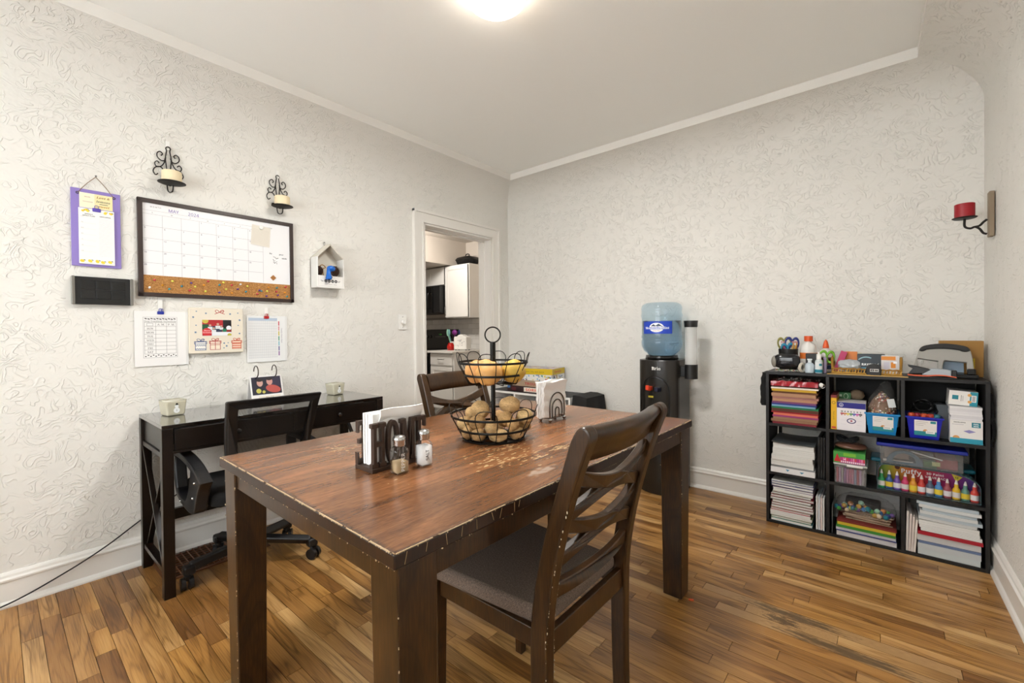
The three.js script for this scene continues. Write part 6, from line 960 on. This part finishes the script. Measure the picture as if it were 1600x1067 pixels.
  single('pencil', cyl(.003, .003, .12, 0, -.06, 0, 8).rotateZ(1.35), M.white, 'white pen slanting in the long clear box', 'pen', [3.06, y + .2, SZ + .092]);
  single('eraser_block', bx(.08, .05, .15, 0, 0, 0, .003), std('#9a4a50', .7), 'pink block at the right of the long clear box', 'block', [3.135, y + .142, SZ + .01]);
  single('sticky_notes', bx(.05, .028, .05, 0, 0, 0, .002), std('#4d7a4a', .7), 'green sticky pads beside the pale eraser in the long clear box', 'sticky notes', [3.075, y + .142, SZ + .06]);
  single('card_stack', bx(.1, .06, .1, 0, 0, 0, .002), std('#a89a94', .7), 'stack of cards behind the protractor in the long clear box', 'cards', [2.945, y + .158, SZ + .0]);
}
// bottom middle: folders and a bag of sticks
{
  const y = .017;
  pile([['ring_binder', 'white ring binder at the bottom of the middle bottom cell', 'binder', null, .026, '#c9c7ca', { j: .008 }], ['folder', 'blue folder on the white ring binder', 'folder', null, .004, '#39437f'], ['folder', 'pale grey folder on the blue folder', 'folder', null, .014, '#b9b6bb'], ['folder', 'green folder below the yellow one', 'folder', null, .016, '#3f8a34'], ['folder', 'yellow folder below the craft bag', 'folder', null, .016, '#c9b02f'], ['folder', 'red-brown folder directly under the craft bag', 'folder', null, .01, '#7d2c22']], 2.685, 2.945, y, SZ + .02, .25, 71);
  single('clear_sheet', plain(.002, .16, .24), new THREE.MeshPhysicalMaterial({ color: '#aab0b4', roughness: .2, transmission: .6, thickness: 0 }), 'clear sheet standing at the left of the folders in the middle bottom cell', 'sheet', [2.671, y, SZ + .01]);
  const q = rng(88), yb = y + .088, cols = [['teal', '#1f6a78'], ['navy', '#23306e'], ['green', '#3d8a3a'], ['violet', '#7a5a9c'], ['ochre', '#a8853a'], ['mint', '#8fb8a0'], ['cream', '#c9b79a'], ['blue', '#2f6aa8'], ['orange', '#b0713a'], ['lime', '#9aa84a']];
  for (let i = 0; i < 10; i++) single('craft_stick', bx(.2, .004, .014, 0, 0, 0, .0015), std(i % 3 ? '#cdb49a' : '#b8a088', .8), `pale wooden craft stick in the bag on the folders, ${ORD[i + 1]} up`, 'craft stick', [2.82 + (q() - .5) * .03, yb + i * .0042, SZ + .08 + (q() - .5) * .06], (q() - .5) * .3, 'craft sticks in the craft bag');
  const n = 34; for (let i = 0; i < n; i++) { const [nm, c] = cols[i % 10], u = i / n; single('pom_pom', new THREE.IcosahedronGeometry(.0095 + q() * .005, 1), std(c, .9), `${nm} pom-pom in the craft bag, ${ORD[i + 1]} from its left end`, 'pom-pom', [2.69 + u * .24 + (q() - .5) * .01, yb + .054 + q() * .038 * (1 - Math.pow(u * 2 - 1, 2)), SZ + .05 + q() * .085], 0, 'pom-poms in the craft bag'); }
  const bg = new THREE.SphereGeometry(1, 32, 18), P = bg.attributes.position; for (let i = 0; i < P.count; i++) { const x = P.getX(i), yy = P.getY(i), z = P.getZ(i), k = 1 + .06 * pn(x * 5 + 3, z * 5 + yy * 4, 256, 256); P.setXYZ(i, Math.sign(x) * Math.pow(Math.abs(x), .7) * .13 * k, .064 + yy * .062 * k, Math.sign(z) * Math.pow(Math.abs(z), .7) * .11 * k); } bg.computeVertexNormals();
  single('craft_bag', bg, new THREE.MeshPhysicalMaterial({ color: '#ffffff', roughness: .1, transmission: .97, thickness: 0, ior: 1.15 }), 'clear zip bag of craft sticks and pom-poms on the folders', 'bag', [2.815, yb, SZ + .04]);
  single('pencil_case', bx(.16, .045, .1, 0, 0, 0, .012, 2), std('#241414', .6), 'dark pencil case behind the craft bag in the middle bottom cell', 'pencil case', [2.8, yb + .02, SZ - .09]);
}
// bottom right: workbooks in plastic and upright booklets
{
  const y = .017, film = new THREE.MeshPhysicalMaterial({ color: '#c6d0d2', roughness: .15, clearcoat: .9 });
  const it = [['workbook_pack', 'teal-edged workbook pack in clear film at the bottom of the right pile', 'workbook', 0, .03, film, { j: .012 }], ['workbook_pack', 'white workbook pack in clear film, second from the bottom of the right pile', 'workbook', 0, .028, '#c3c9cc', { rough: .25 }], ['workbook', 'blue-grey workbook above the film-wrapped packs', 'workbook', 0, .012, '#66779a', { rough: .4 }], ['workbook', 'grey-white workbook under the red one', 'workbook', 0, .032, '#c9c8c6', { rough: .4 }], ['workbook', 'bright red workbook in the right pile', 'workbook', 0, .017, '#a81226', { rough: .5 }]];
  for (let i = 0; i < 3; i++) it.push(['workbook', `cream workbook above the bright red one, ${ORD[i + 1]} up`, 'workbook', 'cream workbooks in the right pile', [.016, .014, .024][i], pagesM, { j: .02, tilt: .002 }]);
  for (let i = 0; i < 6; i++) it.push(['workbook', `pale blue-white workbook in the upper right pile, ${ORD[6 - i]} from the top`, 'workbook', 'pale workbooks at the top of the right pile', .0155, i % 2 ? '#b3c0c8' : '#d2d4d4', { j: .024, tilt: .004, sag: .002 }]);
  pile(it, 3.02, 3.256, y, SZ + .02, .25, 33);
  for (let i = 0; i < 4; i++) { const b = single('booklet', bx(.009, .205 - i * .012, .2, 0, 0, 0, .001), std(['#cfcac6', '#d8cdc8', '#d6cbc4', '#ddd5cc'][i], .7), `white booklet leaning at the left of the right pile, ${ORD[i + 1]} from the left`, 'booklet', [2.984 + i * .0095, y + .001, SZ + .04], 0, 'booklets leaning in the bottom right cell'); b.rotation.z = -.02 - i * .012; }
  single('folder', bx(.005, .25, .07, 0, 0, 0, .001), std('#1d4a55', .5), 'dark teal folder standing behind the leaning booklets', 'folder', [3.0, y + .003, SZ - .102]);
}
// ------------------------------------------------------------------ on top of the organizer
{
  const y = SH, cup = thing('pencil_cup', 'black cup of pens and scissors on the organizer', 'cup', [2.448, y, SZ + .03]);
  mesh('cup', lathe([[0, 0], [.05, 0], [.056, .135], [.053, .135], [.047, .004], [0, .004]], 6), M.black, cup);
  const sc = (label, col, x, tilt, z = .02, dy = 0) => { const o = thing('scissors', label, 'scissors', [2.448 + x, y + .1 + dy, SZ + z]); o.rotation.set(0, .1, tilt); o.scale.setScalar(1.25); mesh('blades', bx(.012, .05 , .004, 0, -.015, 0, .001), M.steel, o); for (const s of [-1, 1]) mesh('handle', new THREE.TorusGeometry(.018, .005, 8, 22).scale(.75, 1.35, 1).translate(s * .014, .055, 0), std(col, .35), o); };
  sc('dark blue handled scissors in the black cup', '#1c2a78', .012, -.08); sc('olive and blue handled scissors in the black cup', '#8a853c', -.018, .1, .0);
  sc('turquoise handled scissors low in the black cup', '#1784a8', .008, .12, .042, -.035);
  const q = rng(14), pens = [['yellow', '#d2a43a'], ['orange', '#c98a2c'], ['gold', '#b8892f'], ['white', '#d8d6d2'], ['black', '#17171a'], ['magenta', '#b03a90'], ['red-brown', '#8a4a34'], ['pale yellow', '#dcc37a'], ['amber', '#c2862a']];
  const pr = [.04, .03, .022, .045, -.035, -.022, .036, .028, .046];
  pens.map((p, i) => [pr[i], ...p]).sort((a, b) => a[0] - b[0]).forEach(([dx, n, c], i) => { const o = thing('pencil', `${n} pencil in the black cup, ${ORD[i + 1]} from the left`, 'pencil', [2.448 + dx * .72, y + .006, SZ + .03 + (q() - .3) * .03], 0, 'pencils in the black cup'); o.rotation.z = -dx * 1.5; mesh('barrel', cyl(.0036, .0036, .15 + q() * .02, 0, 0, 0, 6), std(c, .5), o); mesh('eraser', cyl(.0038, .0038, .01, 0, .165, 0, 8), std('#c98a8a', .7), o); });
  const ca = thing('eyeglass_case', 'shiny black rounded case in front of the pencil cup', 'case', [2.452, y + .018, SZ + .11]); { const g = new THREE.SphereGeometry(1, 36, 22), P = g.attributes.position; for (let i = 0; i < P.count; i++) { const x = P.getX(i), yy = P.getY(i), z = P.getZ(i), f = (v, e) => Math.sign(v) * Math.pow(Math.abs(v), e); P.setXYZ(i, f(x, .62) * .068, .046 + f(yy, .6) * .044, f(z, .7) * .03); } g.computeVertexNormals(); mesh('shell', g, std('#1a1b1f', .12), ca); mesh('clear_side', new THREE.SphereGeometry(1, 20, 14).scale(.02, .036, .028).translate(-.062, .042, 0), std('#8a857c', .1), ca); }
  const cc = thing('bead_tray', 'flat clear tray of colourful bits under the black case', 'tray', [2.455, y, SZ + .11]); mesh('tray', bx(.13, .018, .06, 0, 0, 0, .004), new THREE.MeshPhysicalMaterial({ color: '#e8e8e0', roughness: .1, transmission: .9, thickness: 0 }), cc);
  const gs = {}; for (let i = 0; i < 60; i++) { const c = ['#8a9a3a', '#a8552f', '#c9c38a', '#3a7a3f', '#7a2f3a'][i % 5]; (gs[c] ||= []).push(new THREE.IcosahedronGeometry(.0045, 0).translate((q() - .5) * .118, .008 + q() * .004, (q() - .5) * .048)); } for (const c in gs) mesh('bits', gs[c], std(c, .5), cc).userData.kind = 'stuff';
  const glue = (label, x, z, s, capc, lab) => { const o = thing('glue_bottle', label, 'glue bottle', [x, y, z]); mesh('bottle', lathe([[0, 0], [.04 * s, 0], [.042 * s, .006], [.042 * s, .12 * s], [.034 * s, .15 * s], [.016 * s, .165 * s], [.016 * s, .172 * s], [0, .172 * s]], 32), std('#e4e2dd', .3), o); mesh('label', new THREE.CylinderGeometry(.0425 * s, .0425 * s, .085 * s, 32, 1, true).translate(0, .065 * s, 0), print(256, 128, lab), o); mesh('cap', capc(s), std('#d9551e', .4), o); };
  glue('large white glue bottle with an orange label and flat orange cap', 2.548, SZ + .005, 1.05, (s) => cyl(.021 * s, .021 * s, .03 * s, 0, .172 * s, 0, 20), (x, w, h) => { x.fillStyle = '#e2ded8'; x.fillRect(0, 0, w, h); x.fillStyle = '#d9722c'; x.fillRect(0, 0, w, 52); x.fillStyle = '#2c3560'; x.font = 'bold 30px sans-serif'; x.fillText("Elmer's", 128, 72); x.fillText("Elmer's", 10, 72); x.fillStyle = '#7aa0c0'; x.fillRect(0, 94, w, 14); });
  glue('smaller clear glue bottle with a pointed orange cap', 2.632, SZ - .01, .82, (s) => lathe([[.02 * s, .172 * s], [.018 * s, .19 * s], [.011 * s, .22 * s], [0, .235 * s]], 20), (x, w, h) => { x.fillStyle = '#8f8a86'; x.fillRect(0, 0, w, h); x.fillStyle = '#5a2f2a'; x.fillRect(0, 10, w, 70); x.fillStyle = '#22406e'; x.fillRect(0, 86, w, 42); });
  single('black_box', bx(.07, .085, .05, 0, 0, 0, .003), M.black, 'small black box between the glue bottle and the hand sanitizer', 'box', [2.578, y + .026, SZ + .065]);
  single('index_card_box', bx(.08, .0255, .06, 0, 0, 0, .003), std('#8fa3b5', .5), 'pale blue box under the small black box', 'box', [2.578, y, SZ + .065]);
  const hs = thing('pump_bottle', 'small clear pump bottle in front of the glue bottle', 'bottle', [2.566, y, SZ + .115]); mesh('bottle', lathe([[0, 0], [.023, 0], [.024, .004], [.024, .045], [.018, .055], [.01, .06], [0, .06]], 24), std('#b9c6cf', .12), hs); mesh('pump', [cyl(.009, .009, .014, 0, .06, 0, 14), bx(.024, .008, .01, .0, .074, 0, .002)], std('#d9e0e4', .3), hs);
  const pu = thing('sanitizer_bottle', 'small hand sanitizer bottle with a white top and teal label', 'bottle', [2.61, y, SZ + .12]); mesh('bottle', lathe([[0, 0], [.0175, 0], [.018, .004], [.018, .07], [.012, .08], [0, .08]], 24), std('#cdd6d8', .15), pu); mesh('label', new THREE.CylinderGeometry(.0183, .0183, .058, 24, 1, true).translate(0, .035, 0), print(160, 96, (x, w, h) => { x.fillStyle = '#e2e6e8'; x.fillRect(0, 0, w, h); x.fillStyle = '#1c8298'; x.fillRect(0, 68, w, 28); for (const k of [4, 76]) { x.fillRect(k, 12, 24, 22); } }), pu); mesh('cap', [cyl(.012, .011, .03, 0, .08, 0, 18), cyl(.006, .005, .012, 0, .11, 0, 12)], M.white, pu);
  const tp = thing('tape_roll', 'roll of clear tape standing beside the black case', 'tape', [2.53, y + .03, SZ + .12]); mesh('roll', new THREE.TorusGeometry(.022, .008, 10, 30).rotateY(1.1), std('#cfcabb', .3), tp);
  sc('lime green handled scissors behind the sanitizer bottle', '#6fae2a', .187, -.12, .07, -.075);
  const tb = single('lavender_tube', cyl(.008, .008, .09, 0, 0, 0, 14), std('#a79ab8', .4), 'lavender tube standing right of the sanitizer bottle', 'tube', [2.636, y, SZ + .085]);
  // wicker tray with battery packs and bags
  const tr = thing('wicker_tray', 'shallow woven straw tray holding batteries and bags', 'tray', [2.817, y, SZ + .05]), straw = [std('#b98d3c', .8), std('#9a7028', .8), std('#cfa552', .8)];
  mesh('base', bx(.29, .008, .13, 0, 0, 0, .002), straw[0], tr);
  for (const [z, l] of [[.066, .3], [-.066, .3]]) { for (let j = 0; j < 2; j++) mesh('rim_strand', tube([...Array(25).keys()].map((i) => [-l / 2 + l * i / 24, .01 + j * .022 + .0018 * Math.sin(i * 2.6), z + .002 * Math.cos(i * 2.6)]), .0045, 96, 5), straw[j], tr); for (let i = 0; i < 24; i++) mesh('weave_strand', bar([-l / 2 + .006 + i * .0125, .008, z], [-l / 2 + .011 + i * .0125, .034, z], .0055, .004), straw[i % 3], tr); }
  for (const s of [-1, 1]) mesh('handle', tube([[s * .143, .012, .06], [s * .147, .075, .04], [s * .147, .095, 0], [s * .147, .075, -.04], [s * .143, .012, -.06]], .006, 30, 6), straw[1], tr);
  single('wooden_ruler', plain(.34, .004, .022), std('#c9a25c', .6), 'wooden ruler lying along the front edge of the organizer top', 'ruler', [2.82, y, SZ + .132]);
  const br = thing('battery_pack', 'black battery blister pack lettered in white in the straw tray', 'batteries', [2.84, y + .009, SZ + .045]); mesh('pack', bx(.12, .105, .03, 0, 0, 0, .006, 2), std('#1e2a32', .25), br); mesh('pack_print', face(.118, .1, 0, .052, .0155), print(236, 200, (x, w, h) => { x.fillStyle = '#1f2d36'; x.fillRect(0, 0, w, h); x.strokeStyle = '#7fa9b5'; x.lineWidth = 12; x.beginPath(); x.moveTo(10, 60); x.quadraticCurveTo(60, 10, 120, 40); x.stroke(); x.fillStyle = '#fff'; x.font = 'bold 34px sans-serif'; x.fillText('RAYOVAC', 112, 110); x.fillStyle = '#3f7f98'; x.fillRect(0, 140, w, 34); x.fillStyle = '#b8d0d6'; x.fillRect(70, 150, 110, 10); }, .25), br);
  const bo = thing('battery_pack', 'orange and white battery pack at the right in the straw tray', 'batteries', [2.92, y + .009, SZ + .05]); mesh('pack', bx(.075, .1, .035, 0, 0, 0, .006, 2), std('#cfcac6', .25), bo); mesh('pack_print', face(.073, .096, 0, .05, .018), print(150, 190, (x, w, h) => { x.fillStyle = '#d9d4d2'; x.fillRect(0, 0, w, h); x.fillStyle = '#e08a2a'; x.fillRect(0, 8, 120, 40); x.fillRect(80, 70, 40, 60); x.fillStyle = '#c9c4d0'; x.fillRect(20, 70, 50, 80); x.fillStyle = '#fff'; x.fillRect(100, 60, 30, 24); }, .25), bo);
  single('striped_pouch', (() => { const g = new THREE.BoxGeometry(.03, .115, .03, 4, 8, 2); g.rotateZ(-.32); return g.translate(0, .058, 0); })(), std('#b3255c', .4), 'magenta pouch leaning at the left of the straw tray', 'pouch', [2.705, y + .012, SZ + .045]);
  single('orange_packet', bx(.055, .115, .012, 0, 0, 0, .002), std('#dd7f2e', .4), 'orange packet standing in the straw tray behind the clear bag', 'packet', [2.752, y + .009, SZ + .02]);
  single('bead_strip', bx(.02, .11, .01, 0, 0, 0, .002), std('#d8d3b8', .4), 'pale beaded strip beside the orange packet', 'strip', [2.788, y + .009, SZ + .01]);
  single('crinkled_bag', (() => { const g = new THREE.IcosahedronGeometry(.042, 3), P = g.attributes.position; for (let i = 0; i < P.count; i++) { const k = 1 + .22 * pn(P.getX(i) * 50 + 3, P.getY(i) * 50 + P.getZ(i) * 40, 256, 256); P.setXYZ(i, P.getX(i) * k * 1.25, P.getY(i) * k * .85, P.getZ(i) * k * .7); } g.computeVertexNormals(); return g.translate(0, .038, 0); })(), new THREE.MeshPhysicalMaterial({ color: '#aeb4b8', roughness: .2, clearcoat: .6 }), 'crinkled silver-grey bag in the left of the straw tray', 'bag', [2.745, y + .009, SZ + .06]);
  const tm = thing('tape_measure', 'black tape measure with a white printed badge at the shelf edge', 'tape measure', [2.853, y, SZ + .118]); mesh('case', extr((() => { const s = new THREE.Shape(); s.moveTo(-.031, 0); s.lineTo(.03, 0); s.lineTo(.031, .03); s.quadraticCurveTo(.03, .064, 0, .064); s.quadraticCurveTo(-.034, .062, -.034, .03); s.closePath(); return s; })(), .034, .005).translate(0, 0, -.017), std('#1b1a1a', .45), tm); mesh('badge', face(.036, .015, .002, .03, .0175), print(96, 40, (x, w, h) => { x.fillStyle = '#e4e2de'; x.fillRect(0, 0, w, h); x.fillStyle = '#222'; x.fillRect(6, 6, 40, 28); x.fillStyle = '#e4e2de'; x.font = 'bold 18px sans-serif'; x.fillText('25', 26, 21); x.fillStyle = '#6a655f'; x.fillRect(52, 8, 38, 24); }), tm); mesh('trim', bx(.02, .006, .034, -.024, .0, 0, .001), std('#c9a72c', .4), tm);
  // hole punch
  const hp = thing('hole_punch', 'large grey and black three-hole punch on the organizer', 'hole punch', [3.125, y, SZ + .02], -.05), grey = std('#a09d96', .35), s = new THREE.Shape();
  s.moveTo(-.118, .03); s.lineTo(-.11, .052); s.bezierCurveTo(-.1, .1, -.095, .135, -.08, .15); s.quadraticCurveTo(0, .172, .085, .152); s.bezierCurveTo(.105, .145, .105, .1, .11, .04); s.lineTo(.085, .03); s.lineTo(.085, .075); s.lineTo(.01, .083); s.quadraticCurveTo(0, .084, -.002, .03); s.lineTo(-.02, .03); s.lineTo(-.018, .078); s.lineTo(-.09, .09); s.quadraticCurveTo(-.096, .092, -.096, .08); s.lineTo(-.09, .03); s.closePath();
  mesh('lever', at(extr(s, .03, .004), 0, 0, .0, -.22, 0, 0), grey, hp);
  const gsh = new THREE.Shape(); gsh.moveTo(-.09, .13); gsh.quadraticCurveTo(-.085, .152, -.06, .158); gsh.quadraticCurveTo(0, .176, .07, .158); gsh.quadraticCurveTo(.096, .15, .098, .132); gsh.quadraticCurveTo(.08, .118, .06, .132); gsh.quadraticCurveTo(0, .146, -.06, .134); gsh.quadraticCurveTo(-.078, .118, -.09, .13);
  mesh('grip', at(extr(gsh, .042, .006), 0, .002, -.004, -.22, 0, 0), std('#1d1c1b', .6), hp);
  mesh('base', [bx(.25, .022, .09, 0, 0, 0, .006), bx(.03, .03, .03, .1, .02, .03, .005), bx(.03, .03, .03, -.1, .02, .03, .005)], M.blackGloss, hp);
  // stapler
  const stp = thing('stapler', 'silver and black stapler with an orange base stripe at the shelf edge', 'stapler', [3.078, y, SZ + .118], -.06);
  mesh('base', bx(.18, .008, .036, 0, 0, 0, .003), M.black, stp); mesh('stripe', extr((() => { const q2 = new THREE.Shape(); q2.moveTo(-.09, .012); q2.quadraticCurveTo(-.03, .006, 0, .012); q2.quadraticCurveTo(.04, .02, .088, .008); q2.lineTo(.088, .013); q2.quadraticCurveTo(.04, .026, 0, .018); q2.quadraticCurveTo(-.03, .012, -.09, .018); q2.closePath(); return q2; })(), .037).translate(0, 0, -.0185), std('#d2582c', .4), stp);
  mesh('body', extr((() => { const q2 = new THREE.Shape(); q2.moveTo(-.035, .016); q2.lineTo(.07, .014); q2.lineTo(.07, .042); q2.quadraticCurveTo(.02, .056, -.035, .044); q2.closePath(); return q2; })(), .034, .004).translate(0, 0, -.017), std('#a8b0b8', .3), stp);
  mesh('head', extr((() => { const q2 = new THREE.Shape(); q2.moveTo(-.088, .02); q2.lineTo(-.03, .022); q2.lineTo(.0, .045); q2.quadraticCurveTo(-.05, .06, -.09, .066); q2.lineTo(-.086, .056); q2.lineTo(-.07, .048); q2.closePath(); return q2; })(), .036, .004).translate(0, 0, -.018), std('#17171a', .35), stp);
  mesh('heel', bx(.018, .034, .036, .08, .01, 0, .003), M.black, stp);
  const bxo = thing('cardboard_box', 'brown cardboard box with a yellow sticker standing in the corner behind the punch', 'box', [3.2, y, .094]); mesh('box', bx(.162, .185, .06, 0, 0, 0, .002), std('#a3793f', .8), bxo); mesh('sticker', face(.03, .05, .035, .07, .0308), std('#c9ac1c', .5), bxo); mesh('sticker_mark', face(.006, .03, .04, .075, .0311), M.black, bxo);
  single('paper_pad', at(bx(.09, .055, .01, 0, 0, 0, .002), 0, 0, 0, -.2, 0, 0), std('#8fa3b5', .4), 'pale blue paper pad under the punch lever', 'pad', [3.16, y + .024, SZ - .02]);
  // bags hanging on the sides
  const hang = (label, x, seed, w, yy, h) => { const g = new THREE.BoxGeometry(w, h, .17, 6, 12, 8), P = g.attributes.position; for (let i = 0; i < P.count; i++) { const k = 1 + .5 * Math.sin((P.getY(i) / h + .5) * PI) - .35 * (P.getY(i) > 0 ? 1 : 0) * Math.abs(Math.sin(P.getY(i) * 30)); P.setX(i, P.getX(i) * k + .008 * pn(P.getY(i) * 30 + seed, P.getZ(i) * 30, 256, 256)); } g.computeVertexNormals(); single('cloth_bag', g, std('#0b0b0b', .9), label, 'bag', [x, yy, SZ + .04]); };
  hang('black cloth bag hanging on the left side of the organizer', 2.331, 3, .022, .8, .2);
  hang('black cloth bag wedged between the organizer and the right wall', 3.286, 8, .008, .72, .25);
}
// ------------------------------------------------------------------ red candle sconce on the right wall
{
  const t = thing('wall_candle_holder', 'wooden wall plaque with a bent iron arm near the corner', 'candle holder', [3.299, 1.6, .26], -PI / 2 + SKA), m = M.iron;
  mesh('plaque', bx(.05, .215, .018, 0, 0, .011, .003), std('#8d7c66', .6), t);
  mesh('arm', [tube([[0, .015, .024], [0, .02, .035], [0, .045, .05], [0, .055, .065], [0, .05, .08], [0, .06, .098], [0, .1, .1]], .005, 40, 8), tube([[0, .085, .024], [0, .075, .035], [0, .058, .05], [0, .055, .066]], .005, 20, 8)], m, t);
  mesh('dish', lathe([[0, .1], [.04, .1], [.046, .104], [.045, .106], [0, .103]], 32).translate(0, 0, .1), m, t);
  const c = thing('pillar_candle', 'short red pillar candle on the iron arm near the corner', 'candle', [3.299 - .1, 1.703, .262]); mesh('wax', lathe([[0, 0], [.036, 0], [.037, .004], [.037, .068], [.033, .07], [0, .066]], 32), M.redCandle, c);
}
single('paper_scrap', plain(.02, .003, .012), std('#d6592c', .6), 'tiny orange scrap on the floor beside the far table leg', 'scrap', [2.26, .0006, 1.44], .4);

renderer.render(scene, camera);
